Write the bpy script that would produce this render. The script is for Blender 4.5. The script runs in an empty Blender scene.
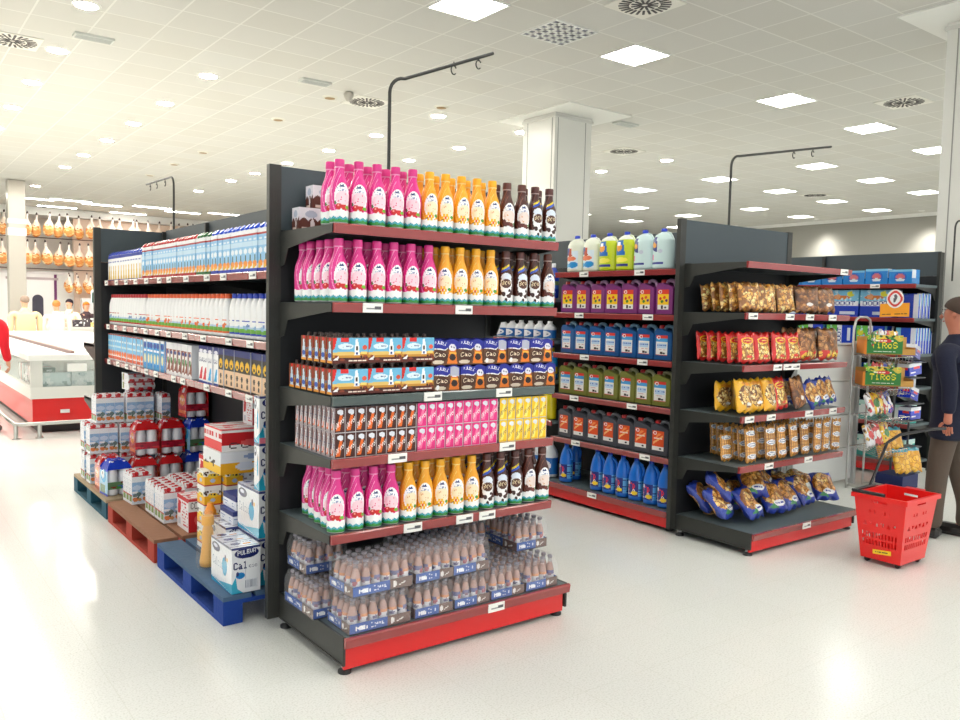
EXPOSURE = 1.35; WORLD = 0.5; PANEL = 11.0; SPOTE = 125.0; WASH = 170.0
import bpy, bmesh, math, random
import numpy as np
from mathutils import Vector, Matrix
random.seed(7); rng = np.random.RandomState(11)
SC = bpy.context.scene; COL = SC.collection; PI = math.pi

# ------------------------------------------------------------------ colour, materials
def lin(c):
    return tuple((x/12.92 if x <= .04045 else ((x+.055)/1.055)**2.4) for x in [v/255. for v in c])
def mat(name, col=None, rough=.5, metal=0, coat=0, alpha=1, emit=None, es=0, trans=0, attr=False, bump=None, spec=.5, sss=0):
    m = bpy.data.materials.new(name); m.use_nodes = True; nt = m.node_tree; b = nt.nodes['Principled BSDF']
    if col: b.inputs['Base Color'].default_value = (*lin(col), 1)
    b.inputs['Roughness'].default_value = rough; b.inputs['Metallic'].default_value = metal
    b.inputs['Coat Weight'].default_value = coat; b.inputs['Coat Roughness'].default_value = .08
    b.inputs['Alpha'].default_value = alpha; b.inputs['Transmission Weight'].default_value = trans
    b.inputs['Specular IOR Level'].default_value = spec
    if emit: b.inputs['Emission Color'].default_value = (*lin(emit), 1); b.inputs['Emission Strength'].default_value = es
    if attr:
        a = nt.nodes.new('ShaderNodeAttribute'); a.attribute_name = 'Col'; nt.links.new(a.outputs['Color'], b.inputs['Base Color'])
    if bump:
        n = nt.nodes.new('ShaderNodeTexNoise'); n.inputs['Scale'].default_value = bump[0]; n.inputs['Detail'].default_value = 3
        tc = nt.nodes.new('ShaderNodeTexCoord'); nt.links.new(tc.outputs['Object'], n.inputs['Vector'])
        bp = nt.nodes.new('ShaderNodeBump'); bp.inputs['Strength'].default_value = bump[1]; bp.inputs['Distance'].default_value = .01
        nt.links.new(n.outputs['Fac'], bp.inputs['Height']); nt.links.new(bp.outputs['Normal'], b.inputs['Normal'])
    return m
M = dict(
 print=mat('printed_plastic', attr=True, rough=.32, coat=.3),
 card=mat('printed_card', attr=True, rough=.5),
 film=mat('shrink_film_print', attr=True, rough=.25, coat=.9, bump=(55, .35)),
 bag=mat('glossy_bag', attr=True, rough=.35, coat=.8, bump=(70, .6)),
 paint=mat('painted_parts', attr=True, rough=.45),
 wood=mat('rough_wood', attr=True, rough=.85, bump=(30, .5)),
 grey=mat('graphite_powder_coat', (50, 51, 48), rough=.42, bump=(400, .05)),
 shelfg=mat('shelf_slate_coat', (88, 101, 105), rough=.45, bump=(400, .05)),
 greyb=mat('graphite_back_panel', (66, 77, 83), rough=.5),
 dark=mat('dark_perforated_back', (30, 32, 36), rough=.6),
 red=mat('red_enamel', (226, 28, 28), rough=.3, coat=.3),
 rail=mat('translucent_red_price_rail', (154, 60, 60), rough=.25, coat=.6),
 railg=mat('smoky_price_rail', (70, 84, 84), rough=.25, coat=.6),
 tag=mat('white_price_ticket', attr=True, rough=.5),
 metal=mat('brushed_steel', (190, 190, 186), rough=.3, metal=1),
 chrome=mat('chrome', (215, 215, 215), rough=.12, metal=1),
 black=mat('black_plastic', (18, 18, 20), rough=.35),
 white=mat('white_enamel', (238, 238, 234), rough=.35),
 column=mat('painted_column', (226, 226, 220), rough=.4),
 cloth=mat('cloth', attr=True, rough=.9, bump=(120, .4)),
 skin=mat('skin', attr=True, rough=.55),
 glass=mat('display_glass', (225, 240, 236), rough=.03, alpha=.22),
 wrap=mat('clear_wrap', (245, 248, 255), rough=.08, alpha=.10),
 bottleglass=mat('bottle_glass', (195, 190, 200), rough=.05, alpha=.28, coat=1),
 meat=mat('cured_ham', attr=True, rough=.4, coat=.4),
)
def emi(name, col, s):
    m = bpy.data.materials.new(name); m.use_nodes = True; nt = m.node_tree; nt.nodes.clear()
    e = nt.nodes.new('ShaderNodeEmission'); e.inputs[0].default_value = (*lin(col), 1); e.inputs[1].default_value = s
    o = nt.nodes.new('ShaderNodeOutputMaterial'); nt.links.new(e.outputs[0], o.inputs[0]); return m

# ------------------------------------------------------------------ object helpers
def tag(o, label=None, cat=None, group=None, kind=None):
    if label: o['label'] = label
    if cat: o['category'] = cat
    if group: o['group'] = group
    if kind: o['kind'] = kind
    return o
def empty(name, loc=(0, 0, 0), rz=0, label=None, cat=None, group=None):
    o = bpy.data.objects.new(name, None); COL.objects.link(o); o.location = loc; o.rotation_euler = (0, 0, rz); o.empty_display_size = .05
    return tag(o, label, cat, group)
def copy_tree(o, parent=None):
    c = o.copy(); COL.objects.link(c); c.parent = parent
    for ch in [x for x in PROTO_KIDS.get(o.name, [])]:
        copy_tree(ch, c)
    return c
PROTO_KIDS = {}
class MB:
    """collects coloured quads; build() links them as one mesh"""
    def __init__(s): s.v = []; s.f = []; s.c = []; s.n = 0; s.sm = []
    def add(s, v, f, c, smooth=False):
        v = np.asarray(v, float).reshape(-1, 3); k = s.n; s.v.append(v); s.n += len(v)
        s.f += [tuple(i+k for i in q) for q in f]
        c = np.asarray(c, float)
        s.c.append(np.tile(c, (len(f), 1)) if c.ndim == 1 else c); s.sm += [smooth]*len(f)
        return s
    def box(s, x0, x1, y0, y1, z0, z1, c=(128, 128, 128), T=None):
        v = np.array([[x, y, z] for x in (x0, x1) for y in (y0, y1) for z in (z0, z1)], float)
        if T is not None: v = np.array([T @ Vector(p) for p in v])
        return s.add(v, [(0, 1, 3, 2), (4, 6, 7, 5), (0, 4, 5, 1), (2, 3, 7, 6), (0, 2, 6, 4), (1, 5, 7, 3)], lin(c))
    def rbox(s, x0, x1, y0, y1, z0, z1, c, r=.01):
        """box with chamfered edges"""
        xs = (x0, x0+r, x1-r, x1); ys = (y0, y0+r, y1-r, y1); zs = (z0, z0+r, z1-r, z1)
        bm = bmesh.new(); P = []
        for i in (0, 3):
            for y in (ys[1], ys[2]):
                for z in (zs[1], zs[2]): P.append((xs[i], y, z))
        for j in (0, 3):
            for x in (xs[1], xs[2]):
                for z in (zs[1], zs[2]): P.append((x, ys[j], z))
        for k in (0, 3):
            for x in (xs[1], xs[2]):
                for y in (ys[1], ys[2]): P.append((x, y, zs[k]))
        for p in P: bm.verts.new(p)
        bmesh.ops.convex_hull(bm, input=bm.verts); bm.verts.index_update()
        s.add([v.co[:] for v in bm.verts], [tuple(v.index for v in f.verts) for f in bm.faces], lin(c)); bm.free(); return s
    def patch(s, fn, canvas, smooth=False, mirror=False):
        """canvas rows top to bottom; fn(u, v) with u left to right, v up (arrays)"""
        a = canvas.a if hasattr(canvas, 'a') else np.asarray(canvas); h, w = a.shape[:2]
        U, V = np.meshgrid(np.linspace(0, 1, w+1), np.linspace(1, 0, h+1)); P = fn(U, V)
        P = np.stack(P, -1).reshape(-1, 3); W = w+1
        idx = (np.arange(h)[:, None]*W+np.arange(w)[None, :]).ravel()
        f = [(i+W, i+W+1, i+1, i) for i in idx.tolist()]
        if mirror: f = [q[::-1] for q in f]
        return s.add(P, f, a.reshape(-1, 3), smooth)
    def quad(s, bl, br, tr, tl, canvas):
        bl, br, tr, tl = map(np.array, (bl, br, tr, tl))
        def fn(U, V):
            P = (bl*((1-U)*(1-V))[..., None]+br*(U*(1-V))[..., None]+tr*(U*V)[..., None]+tl*((1-U)*V)[..., None])
            return P[..., 0], P[..., 1], P[..., 2]
        return s.patch(fn, canvas)
    def pbox(s, w, d, h, front, side=None, top=None, z0=0, back=None, x0=0, y0=0):
        """printed box, centred on x0,y0, base at z0"""
        x, y = w/2, d/2; side = side or front; back = back or front; top = top or Canvas(1, 1, (235, 235, 235))
        X = [x0-x, x0+x]; Y = [y0-y, y0+y]; Z = [z0, z0+h]
        s.quad((X[0], Y[0], Z[0]), (X[1], Y[0], Z[0]), (X[1], Y[0], Z[1]), (X[0], Y[0], Z[1]), front)
        s.quad((X[1], Y[1], Z[0]), (X[0], Y[1], Z[0]), (X[0], Y[1], Z[1]), (X[1], Y[1], Z[1]), back)
        s.quad((X[0], Y[1], Z[0]), (X[0], Y[0], Z[0]), (X[0], Y[0], Z[1]), (X[0], Y[1], Z[1]), side)
        s.quad((X[1], Y[0], Z[0]), (X[1], Y[1], Z[0]), (X[1], Y[1], Z[1]), (X[1], Y[0], Z[1]), side)
        s.quad((X[0], Y[0], Z[1]), (X[1], Y[0], Z[1]), (X[1], Y[1], Z[1]), (X[0], Y[1], Z[1]), top)
        s.quad((X[0], Y[1], Z[0]), (X[1], Y[1], Z[0]), (X[1], Y[0], Z[0]), (X[0], Y[0], Z[0]), Canvas(1, 1, (200, 200, 200)))
        return s
    def lathe(s, prof, col=None, canvas=None, segs=20, smooth=True, cx=0, cy=0, sx=1, sy=1):
        """prof [(r,z)...] bottom to top; canvas u wraps (u=.5 faces -Y), v over z range"""
        pr = np.array(prof, float); zs = pr[:, 1]
        if canvas is not None:
            a = canvas.a; h, w = a.shape[:2]; z0, z1 = zs[0], zs[-1]
            t = np.concatenate([[0], np.cumsum(np.hypot(np.diff(pr[:, 0]), np.diff(zs)))])
            def fn(U, V):
                z = z0+(z1-z0)*V; r = np.interp(z, zs, pr[:, 0]); th = (U-.5)*2*PI-PI/2
                return cx+sx*r*np.cos(th), cy+sy*r*np.sin(th), z
            s.patch(fn, canvas, smooth)
        else:
            n = len(prof); th = np.arange(segs)*2*PI/segs
            P = np.stack([cx+sx*pr[:, 0:1]*np.cos(th), cy+sy*pr[:, 0:1]*np.sin(th), np.repeat(zs[:, None], segs, 1)], -1)
            f = [(j*segs+i, j*segs+(i+1) % segs, (j+1)*segs+(i+1) % segs, (j+1)*segs+i) for j in range(n-1) for i in range(segs)]
            s.add(P, f, lin(col), smooth)
            s.add([[cx, cy, zs[-1]]]+P[-1].tolist(), [(0, 1+i, 1+(i+1) % segs) for i in range(segs)], lin(col))
            s.add([[cx, cy, zs[0]]]+P[0].tolist(), [(0, 1+(i+1) % segs, 1+i) for i in range(segs)], lin(col))
        return s
    def disc(s, cx, cy, z, r, c, segs=20, up=True):
        th = np.arange(segs)*2*PI/segs
        P = [[cx, cy, z]]+[[cx+r*math.cos(t), cy+r*math.sin(t), z] for t in th]
        f = [(0, 1+i, 1+(i+1) % segs) for i in range(segs)]
        return s.add(P, f if up else [q[::-1] for q in f], lin(c))
    def tube(s, pts, r, c=(128, 128, 128), segs=8, closed=False):
        P = [Vector(p) for p in pts]; rings = []; n = len(P); rr = r if isinstance(r, (list, tuple)) else [r]*n
        up = Vector((0, 0, 1)); prev = None
        for i, p in enumerate(P):
            d = (P[(i+1) % n]-P[i-1]) if (closed or 0 < i < n-1) else (P[1]-P[0] if i == 0 else P[-1]-P[-2])
            d.normalize()
            if prev is None:
                a = d.cross(up);
                if a.length < .05: a = d.cross(Vector((1, 0, 0)))
            else: a = prev-d*prev.dot(d)
            a.normalize(); prev = a; b = d.cross(a)
            rings.append([(p+rr[i]*(a*math.cos(t)+b*math.sin(t)))[:] for t in [k*2*PI/segs for k in range(segs)]])
        V = [q for ring in rings for q in ring]; m = n if closed else n-1
        F = [(j*segs+i, ((j+1) % n)*segs+i, ((j+1) % n)*segs+(i+1) % segs, j*segs+(i+1) % segs) for j in range(m) for i in range(segs)]
        s.add(V, F, lin(c), True)
        if not closed:
            s.add(rings[0], [tuple(range(segs))], lin(c)); s.add(rings[-1], [tuple(range(segs))[::-1]], lin(c))
        return s
    def prism(s, poly, axis, a0, a1, c):
        """extrude a 2-D polygon along an axis ('x': (y,z), 'y': (x,z), 'z': (x,y))"""
        def P(p, t): return {'x': (t, p[0], p[1]), 'y': (p[0], t, p[1]), 'z': (p[0], p[1], t)}[axis]
        n = len(poly); V = [P(p, a0) for p in poly]+[P(p, a1) for p in poly]
        F = [tuple(range(n)), tuple(range(n, 2*n))[::-1]]+[(i, n+i, n+(i+1) % n, (i+1) % n) for i in range(n)]
        return s.add(V, F, lin(c))
    def build(s, name, m, parent=None, loc=None, rz=0, fix=False):
        me = bpy.data.meshes.new(name); V = np.concatenate(s.v) if s.v else np.zeros((0, 3))
        me.from_pydata(V.tolist(), [], s.f)
        a = me.attributes.new('Col', 'FLOAT_COLOR', 'FACE'); C = np.concatenate(s.c)
        a.data.foreach_set('color', np.concatenate([C, np.ones((len(C), 1))], 1).ravel().astype(np.float32))
        me.polygons.foreach_set('use_smooth', np.array(s.sm, bool))
        if fix:
            bm = bmesh.new(); bm.from_mesh(me); bmesh.ops.recalc_face_normals(bm, faces=bm.faces); bm.to_mesh(me); bm.free()
        me.materials.append(M[m] if isinstance(m, str) else m); me.update()
        o = bpy.data.objects.new(name, me); COL.objects.link(o)
        if parent is not None:
            o.parent = parent; PROTO_KIDS.setdefault(parent.name, []).append(o)
        if loc: o.location = loc
        o.rotation_euler.z = rz
        return o
def struct(name, mb, m, fix=True): return tag(mb.build(name, m, fix=fix), kind='structure')

FONT = dict(zip('ABCDEFGHIJKLMNOPQRSTUVWXYZaceilnoprstuvykgdm0123456789?-', '''7E1111117E 7F49494936 3E41414122 7F4141413E 7F49494941 7F09090901 3E41415172 7F0808087F 00417F4100 2040413F01 7F08142241 7F40404040 7F021C027F 7F0408107F 3E4141413E 7F09090906 3E4151215E 7F09192946 2649494932 03017F0103 3F4040403F 1F2040201F 3F4038403F 6314081463 0304780403 6159494D43 2054547840 3844444428 3854545418 00447D4000 00417F4000 7C08040478 3844444438 FC18242418 7C08040408 4854545424 04043F4424 3C4040207C 1C2040201C 4C9090907C 7F10284400 18A4A49C78 384444287F 7C04780478 3E5149453E 00427F4000 7249494946 2141494D33 1814127F10 2745454539 3C4A494931 4121110907 3649494936 464949291E 0402510906 0808080808'''.split()))
ILLEGIBLE = {'CASA', 'LEMA', 'CESTA', 'PICOS', 'El mejor', 'Snacks', 'Gusto', 'BATIDO', 'OX', 'Leche'}
class Canvas:
    def __init__(s, w, h, bg=(255, 255, 255)):
        s.w, s.h = w, h; s.a = np.empty((h, w, 3)); s.a[:] = lin(bg)
        s.U, s.V = np.meshgrid((np.arange(w)+.5)/w, 1-(np.arange(h)+.5)/h)
    def rect(s, x0, y0, x1, y1, c): s.a[(s.U >= x0) & (s.U < x1) & (s.V >= y0) & (s.V < y1)] = lin(c); return s
    def ell(s, x, y, rx, ry, c, ring=None):
        d = ((s.U-x)/rx)**2+((s.V-y)/ry)**2; m = d <= 1
        if ring: m &= d >= ring
        s.a[m] = lin(c); return s
    def poly(s, pts, c):
        m = np.zeros(s.U.shape, bool); n = len(pts)
        for i in range(n):
            (x0, y0), (x1, y1) = pts[i], pts[(i+1) % n]
            if y0 == y1: continue
            k = ((y0 > s.V) != (y1 > s.V)) & (s.U < (x1-x0)*(s.V-y0)/(y1-y0)+x0); m ^= k
        s.a[m] = lin(c); return s
    def text(s, x, y, w, h, t, c, slant=0, up=0):
        """text filling the box x..x+w, y..y+h; slant shifts, up climbs"""
        if t in ILLEGIBLE: return s.lines(1, c, x, y, x+w, y+h, .85)   # too small to read in the photograph: broken strokes
        n = len(t); fx = (s.U-x-slant*(s.V-y))/w; fy = (s.V-y-up*fx)/h; m = (fx >= 0) & (fx < 1) & (fy >= 0) & (fy < 1)
        ci = np.clip((fx*n).astype(int), 0, n-1); px = ((fx*n-ci)*6).astype(int); py = ((1-fy)*7.99).astype(int)
        on = np.zeros(s.U.shape, bool)
        for k, ch in enumerate(t):
            g = FONT.get(ch) or FONT.get(ch.upper())
            if not g: continue
            cols = [int(g[i*2:i*2+2], 16) for i in range(5)]+[0]
            for j in range(6): on |= m & (ci == k) & (px == j) & (((cols[j] >> py) & 1) == 1)
        s.a[on] = lin(c); return s
    def specks(s, n, cols, r=(.02, .05), x=(0, 1), y=(0, 1), asp=1.):
        for _ in range(n):
            q = random.uniform(*r); s.ell(random.uniform(*x), random.uniform(*y), q*asp, q*random.uniform(.6, 1.4), random.choice(cols))
        return s
    def lines(s, n, c, x0, y0, x1, y1, fill=.7):
        """rows of tiny print: broken dashes"""
        hh = (y1-y0)/n
        for i in range(n):
            x = x0
            while x < x1:
                q = random.uniform(.04, .14); 
                if random.random() < fill: s.rect(x, y0+i*hh+hh*.3, min(x+q, x1), y0+i*hh+hh*.75, c)
                x += q+.02
        return s
ORD = ['first', 'second', 'third', 'fourth', 'fifth', 'sixth', 'seventh', 'eighth', 'ninth', 'tenth', 'eleventh', 'twelfth', 'thirteenth', 'fourteenth', 'fifteenth', 'sixteenth', 'seventeenth', 'eighteenth', 'nineteenth', 'twentieth']
ORD += ['twenty-'+o for o in ORD[:9]]+['thirtieth']+['thirty-'+o for o in ORD[:9]]+['fortieth']+['forty-'+o for o in ORD[:9]]
# ------------------------------------------------------------------ camera (fitted to the photograph's vanishing lines)
FPX, CX, CY = 819.88, 480.18, 365.23
def cam_rot(a, b, c):
    f = Vector((math.sin(a)*math.cos(b), math.cos(a)*math.cos(b), -math.sin(b))); r = Vector((math.cos(a), -math.sin(a), 0)); d = f.cross(r)
    r2 = math.cos(c)*r+math.sin(c)*d; d2 = -math.sin(c)*r+math.cos(c)*d
    return Matrix((r2, -d2, -f)).transposed()
cd = bpy.data.cameras.new('camera'); cam = bpy.data.objects.new('camera', cd); COL.objects.link(cam)
cam.matrix_world = Matrix.Translation((0, 0, 1.6)) @ cam_rot(.6465, .0675, -.0219).to_4x4()
cd.sensor_width = 36; cd.lens = FPX*36/960; cd.shift_x = -(CX-480)/960; cd.shift_y = (CY-360)/960; cd.clip_end = 200
SC.camera = cam
SC.view_settings.view_transform = 'Standard'; SC.view_settings.look = 'None'; SC.view_settings.gamma = 1; SC.view_settings.use_curve_mapping = False
SC.view_settings.exposure = EXPOSURE
SC.cycles.use_denoising = True; SC.cycles.max_bounces = 7; SC.cycles.diffuse_bounces = 4; SC.cycles.glossy_bounces = 3; SC.cycles.transparent_max_bounces = 14; SC.cycles.transmission_bounces = 3
SC.cycles.sample_clamp_indirect = 6; SC.cycles.caustics_reflective = False; SC.cycles.caustics_refractive = False
w = bpy.data.worlds.new('ambient_fill'); SC.world = w; w.use_nodes = True  # even ambient fill, added to enter where the room is left open
w.node_tree.nodes['Background'].inputs[0].default_value = (.97, .99, 1, 1); w.node_tree.nodes['Background'].inputs[1].default_value = WORLD

# ------------------------------------------------------------------ floor and ceiling materials
def node_mat(name):
    m = bpy.data.materials.new(name); m.use_nodes = True; return m, m.node_tree, m.node_tree.nodes['Principled BSDF']
fm, nt, b = node_mat('polished_terrazzo'); N = nt.nodes.new; L = nt.links.new
tc = N('ShaderNodeTexCoord')
def noise(sc, det=2):
    n = N('ShaderNodeTexNoise'); n.inputs['Scale'].default_value = sc; n.inputs['Detail'].default_value = det; L(tc.outputs['Object'], n.inputs['Vector']); return n
def ramp(src, p0, c0, p1, c1):
    r = N('ShaderNodeValToRGB'); r.color_ramp.elements[0].position = p0; r.color_ramp.elements[0].color = (*lin(c0), 1)
    r.color_ramp.elements[1].position = p1; r.color_ramp.elements[1].color = (*lin(c1), 1); L(src, r.inputs[0]); return r
n1 = noise(120, 3); r1 = ramp(n1.outputs['Fac'], .30, (212, 214, 209), .52, (232, 234, 231))
vo = N('ShaderNodeTexVoronoi'); vo.inputs['Scale'].default_value = 9; L(tc.outputs['Object'], vo.inputs['Vector'])
r2 = ramp(vo.outputs['Distance'], .014, (150, 145, 135), .024, (255, 255, 255))
mx = N('ShaderNodeMix'); mx.data_type = 'RGBA'; mx.blend_type = 'MULTIPLY'; mx.inputs[0].default_value = .5; L(r1.outputs[0], mx.inputs[6]); L(r2.outputs[0], mx.inputs[7])
bk = N('ShaderNodeTexBrick'); bk.offset = 0; bk.inputs['Scale'].default_value = 1; bk.inputs['Brick Width'].default_value = .4; bk.inputs['Row Height'].default_value = .4
bk.inputs['Mortar Size'].default_value = .0022; bk.inputs['Color1'].default_value = (1, 1, 1, 1); bk.inputs['Color2'].default_value = (.985, .985, .98, 1); bk.inputs['Mortar'].default_value = (.93, .93, .91, 1)
L(tc.outputs['Object'], bk.inputs['Vector'])
mx2 = N('ShaderNodeMix'); mx2.data_type = 'RGBA'; mx2.blend_type = 'MULTIPLY'; mx2.inputs[0].default_value = 1; L(mx.outputs[2], mx2.inputs[6]); L(bk.outputs['Color'], mx2.inputs[7])
L(mx2.outputs[2], b.inputs['Base Color']); n3 = noise(3, 4); r3 = N('ShaderNodeMapRange'); r3.inputs[3].default_value = .14; r3.inputs[4].default_value = .2; b.inputs['Specular IOR Level'].default_value = .35; L(n3.outputs['Fac'], r3.inputs[0]); L(r3.outputs[0], b.inputs['Roughness'])
struct('floor', MB().box(-7, 27, -6, 34, -.1, 0, (225, 225, 218)), fm)
ZC = 4.77; TX, TY = .645, .6125; CX0, CY0 = 10.6, 7.46-.6125
cm, nt, b = node_mat('mineral_ceiling_tiles'); N = nt.nodes.new; L = nt.links.new; tc = N('ShaderNodeTexCoord')
mp = N('ShaderNodeMapping'); mp.inputs['Location'].default_value = (-(CX0 % TX), -(CY0 % TY), 0); L(tc.outputs['Object'], mp.inputs['Vector'])
bk = N('ShaderNodeTexBrick'); bk.offset = 0; bk.inputs['Scale'].default_value = 1; bk.inputs['Brick Width'].default_value = TX; bk.inputs['Row Height'].default_value = TY
bk.inputs['Mortar Size'].default_value = .011; bk.inputs['Mortar Smooth'].default_value = 0.1
bk.inputs['Color1'].default_value = (*lin((208, 207, 201)), 1); bk.inputs['Color2'].default_value = (*lin((205, 203, 195)), 1); bk.inputs['Mortar'].default_value = (*lin((224, 223, 216)), 1)
L(mp.outputs[0], bk.inputs['Vector']); L(bk.outputs['Color'], b.inputs['Base Color']); b.inputs['Roughness'].default_value = .8
bp = N('ShaderNodeBump'); bp.inputs['Strength'].default_value = .3; bp.inputs['Distance'].default_value = .01; L(bk.outputs['Fac'], bp.inputs['Height']); L(bp.outputs[0], b.inputs['Normal'])
struct('ceiling', MB().box(-7, 27, -6, 34, ZC, ZC+.1, (225, 225, 218)), cm)
M['wallpaint'] = mat('wall_paint', (156, 154, 146), rough=.7, bump=(20, .05))
struct('wall_back', MB().box(-7, 27, 33, 33.2, 0, ZC), mat('back_wall_paint', (240, 234, 226), rough=.7))
struct('wall_right', MB().box(25.4, 25.6, -6, 33, 0, ZC), 'wallpaint')
struct('wall_left', MB().box(-7.2, -7, 8, 33, 0, ZC), 'wallpaint')
struct('trim_1', MB().box(25.3, 25.4, -6, 33, ZC-.1, ZC-.001), 'white')

# columns with ceiling caps
for (x0, y0, cap) in ((8.82, 9.86, (8.6, 9.97, 9.3, 11.05)), (9.31, 3.42, (8.75, 10.2, 3.0, 4.46))):
    c = MB(); c.box(x0, x0+.8, y0, y0+.78, 0, ZC-.02, (226, 226, 220))
    for q in (.06, .66): c.box(x0+q, x0+q+.012, y0-.004, y0, 0, ZC-.1, (150, 150, 146)); c.box(x0-.004, x0, y0+q, y0+q+.012, 0, ZC-.1, (150, 150, 146))
    c.box(x0-.02, x0+.82, y0-.02, y0+.8, ZC-.1, ZC-.06, (214, 214, 208))
    c.box(cap[0], cap[1], cap[2], cap[3], ZC-.02, ZC-.001, (236, 236, 230))
    struct('column', c, 'print' if 0 else mat('painted_column_shaft', attr=True, rough=.35))
c = MB(); c.box(3.15, 3.55, 25, 25.4, 0, ZC-.01, (196, 190, 180)); c.box(3.13, 3.57, 24.98, 25.42, 3.3, 3.5, (240, 236, 232)); c.box(3.13, 3.57, 24.98, 25.42, 3.62, 3.74, (240, 236, 232))
struct('column', c, mat('steel_clad_column', attr=True, rough=.3, metal=.5))

# ------------------------------------------------------------------ ceiling fittings
LIT = emi('lit_diffuser', (255, 252, 244), PANEL); LIT2 = emi('lit_far_diffuser', (235, 244, 255), PANEL*.6)
def ceiling_light(x, y, lit, label, group):
    r = empty('ceiling_light', (x, y, ZC), 0, label, 'ceiling light', group)
    f = MB(); t = .02
    for a in ((0, TX, 0, t), (0, TX, TY-t, TY), (0, t, t, TY-t), (TX-t, TX, t, TY-t)): f.box(*a, -.012, 0, (240, 240, 236))
    f.build('frame', 'white', r)
    g = MB(); k = 6; q_ = .006 if lit else .017
    for i in range(1, k): g.box(i*TX/k-q_, i*TX/k+q_, t, TY-t, -.012, -.004, (225, 228, 235))
    for i in range(1, k): g.box(t, TX-t, i*TY/k-q_, i*TY/k+q_, -.012, -.004, (225, 228, 235))
    g.build('louvre', 'white', r)
    d = MB(); d.box(t, TX-t, t, TY-t, -.004, -.001); d.build('diffuser' if lit else 'reflector', (LIT if lit == 1 else LIT2) if lit else mat('dark_reflector', (110, 112, 125), rough=.3, metal=.8), r)
    return r
TXN = dict(zip('abcdef', ['nearest', 'second', 'third', 'fourth', 'fifth', 'sixth']))
GR = 'square ceiling lights on the right'
rows = [(6.85, [(4.82, 1), (6.1, 0), (7.36, 1), (10.6, 1), (13.2, 1), (15.8, 1)]), (9.4, [(15.78, 1), (18.36, 1), (20.94, 1)]), (11.85, [(15.78, 1), (18.36, 1), (20.94, 1), (23.52, 1)]),
        (14.3, [(15.78, 2), (18.36, 1), (20.94, 1), (23.52, 1)]), (16.75, [(15.78, 2), (18.36, 1), (20.94, 1)]), (19.2, [(15.78, 2), (18.36, 1), (20.94, 1), (23.52, 1)])]
rown = ['nearest', 'second', 'third', 'fourth', 'fifth', 'farthest']
for ri, (y, xs) in enumerate(rows):
    for k, (x, lit) in enumerate(xs):
        lab = f"square {'louvred' if lit else 'unlit louvred'} ceiling light, {ORD[k]} from left in the {rown[ri]} crosswise row"
        ceiling_light(x, y+(.04*(x-10.6) if ri == 0 and x > 10 else .033*(x-14.5) if ri else 0), lit, lab, GR)
# the same grid continues above and behind the camera
for y in (4.4, 1.95, -.5, -2.95):
    for x in (.3, 2.9, 5.45, 8.05, 10.6, 13.2, 15.8, 18.4):
        if y == 4.4 and x in (5.45, 8.05, 10.6): continue
        ceiling_light(x, y, 1, f'square louvred ceiling light overhead, {ORD[int(round((4.4-y)/2.45))]} crosswise row toward the camera, {ORD[int(round((x-.3)/2.58))]} from left', 'square ceiling lights overhead')
SPOT = emi('lit_downlight', (255, 250, 240), SPOTE)
def downlight(x, y, label, group):
    r = empty('downlight', (x, y, ZC), 0, label, 'downlight', group)
    d = MB(); d.lathe([(.13, -.012), (.15, 0)], (240, 238, 232), segs=20); d.build('trim_ring', 'white', r)
    e = MB(); e.disc(0, 0, -.014, .115, (255, 255, 255), up=False); e.build('lamp', SPOT, r)
sp = {2.06: [11.77, 13.72, 15.7, 17.77], 3.93: [11.64, 13.67, 15.58, 17.55, 19.67, 21.73, 25.9], 7.65: [11.43, 13.47, 15.41, 17.43, 19.31, 20.91, 23.48], 9.45: [11.44, 13.37, 15.21], 13.35: [11.45, 13.33]}
for li, (x, ys) in enumerate(sp.items()):
    for k, y in enumerate(ys): downlight(x, y, f'glowing round downlight, {ORD[k]} going away in the {ORD[li]} line from left', 'round downlights')
for xi, x in enumerate((2.0, 0.2, -1.7, -3.6)):
    for yi, y in enumerate((9.8, 11.7, 13.7, 15.7, 17.7, 19.7, 21.7, 23.6)):
        if x == 2.0 and 9.9 < y < 18: continue
        downlight(x, y, f'round downlight over the freezer hall, {ORD[yi]} back in {ORD[xi]} line left of the column', 'round downlights over the chilled hall')
for k, (x, y) in enumerate(((5.75, 11.55), (5.75, 13.49), (5.79, 17.47), (5.78, 19.43), (5.81, 21.53), (7.35, 10.9), (11.2, 11.6))):
    r = empty('recessed_fitting', (x, y, ZC), 0, f'small unlit brownish recessed fitting, {ORD[k]} of its kind on the ceiling', 'ceiling fitting', 'small unlit recessed fittings')
    MB().lathe([(.09, -.02), (.12, 0)], (225, 222, 210), segs=16).build('rim', 'paint', r); d = MB(); d.disc(0, 0, -.022, .08, (150, 120, 70), up=False); d.build('lens', 'paint', r)
VN = ['round slotted air vent in square plate at the top edge of the picture', 'round slotted air vent in square plate near the right column', 'round slotted air vent above the near display pole', 'round slotted air vent right of the middle column', 'round slotted air vent cut by the left edge of the picture', 'small far round air vent above the right hand shelving']
for (x, y), lab in zip(((6.5, 5.94), (12.26, 6.09), (6.32, 11.43), (12.02, 11.4), (1.55, 11.71), (19.89, 12.05)), VN):
    r = empty('air_vent', (x, y, ZC), 0, lab, 'air vent', 'ceiling air vents')
    MB().box(-.3, .3, -.3, .3, -.01, -.001, (232, 230, 220)).build('plate', 'paint', r)
    m = MB()
    for ring, (r0, r1, n) in enumerate(((.03, .14, 12), (.16, .27, 24))):
        for k in range(n):
            T = Matrix.Rotation(k*2*PI/n, 4, 'Z'); q = .012 if ring == 0 else .013
            m.box(r0, r1, -q, q, -.014, -.009, (40, 32, 34), T)
    m.build('slots', 'paint', r)
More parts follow.
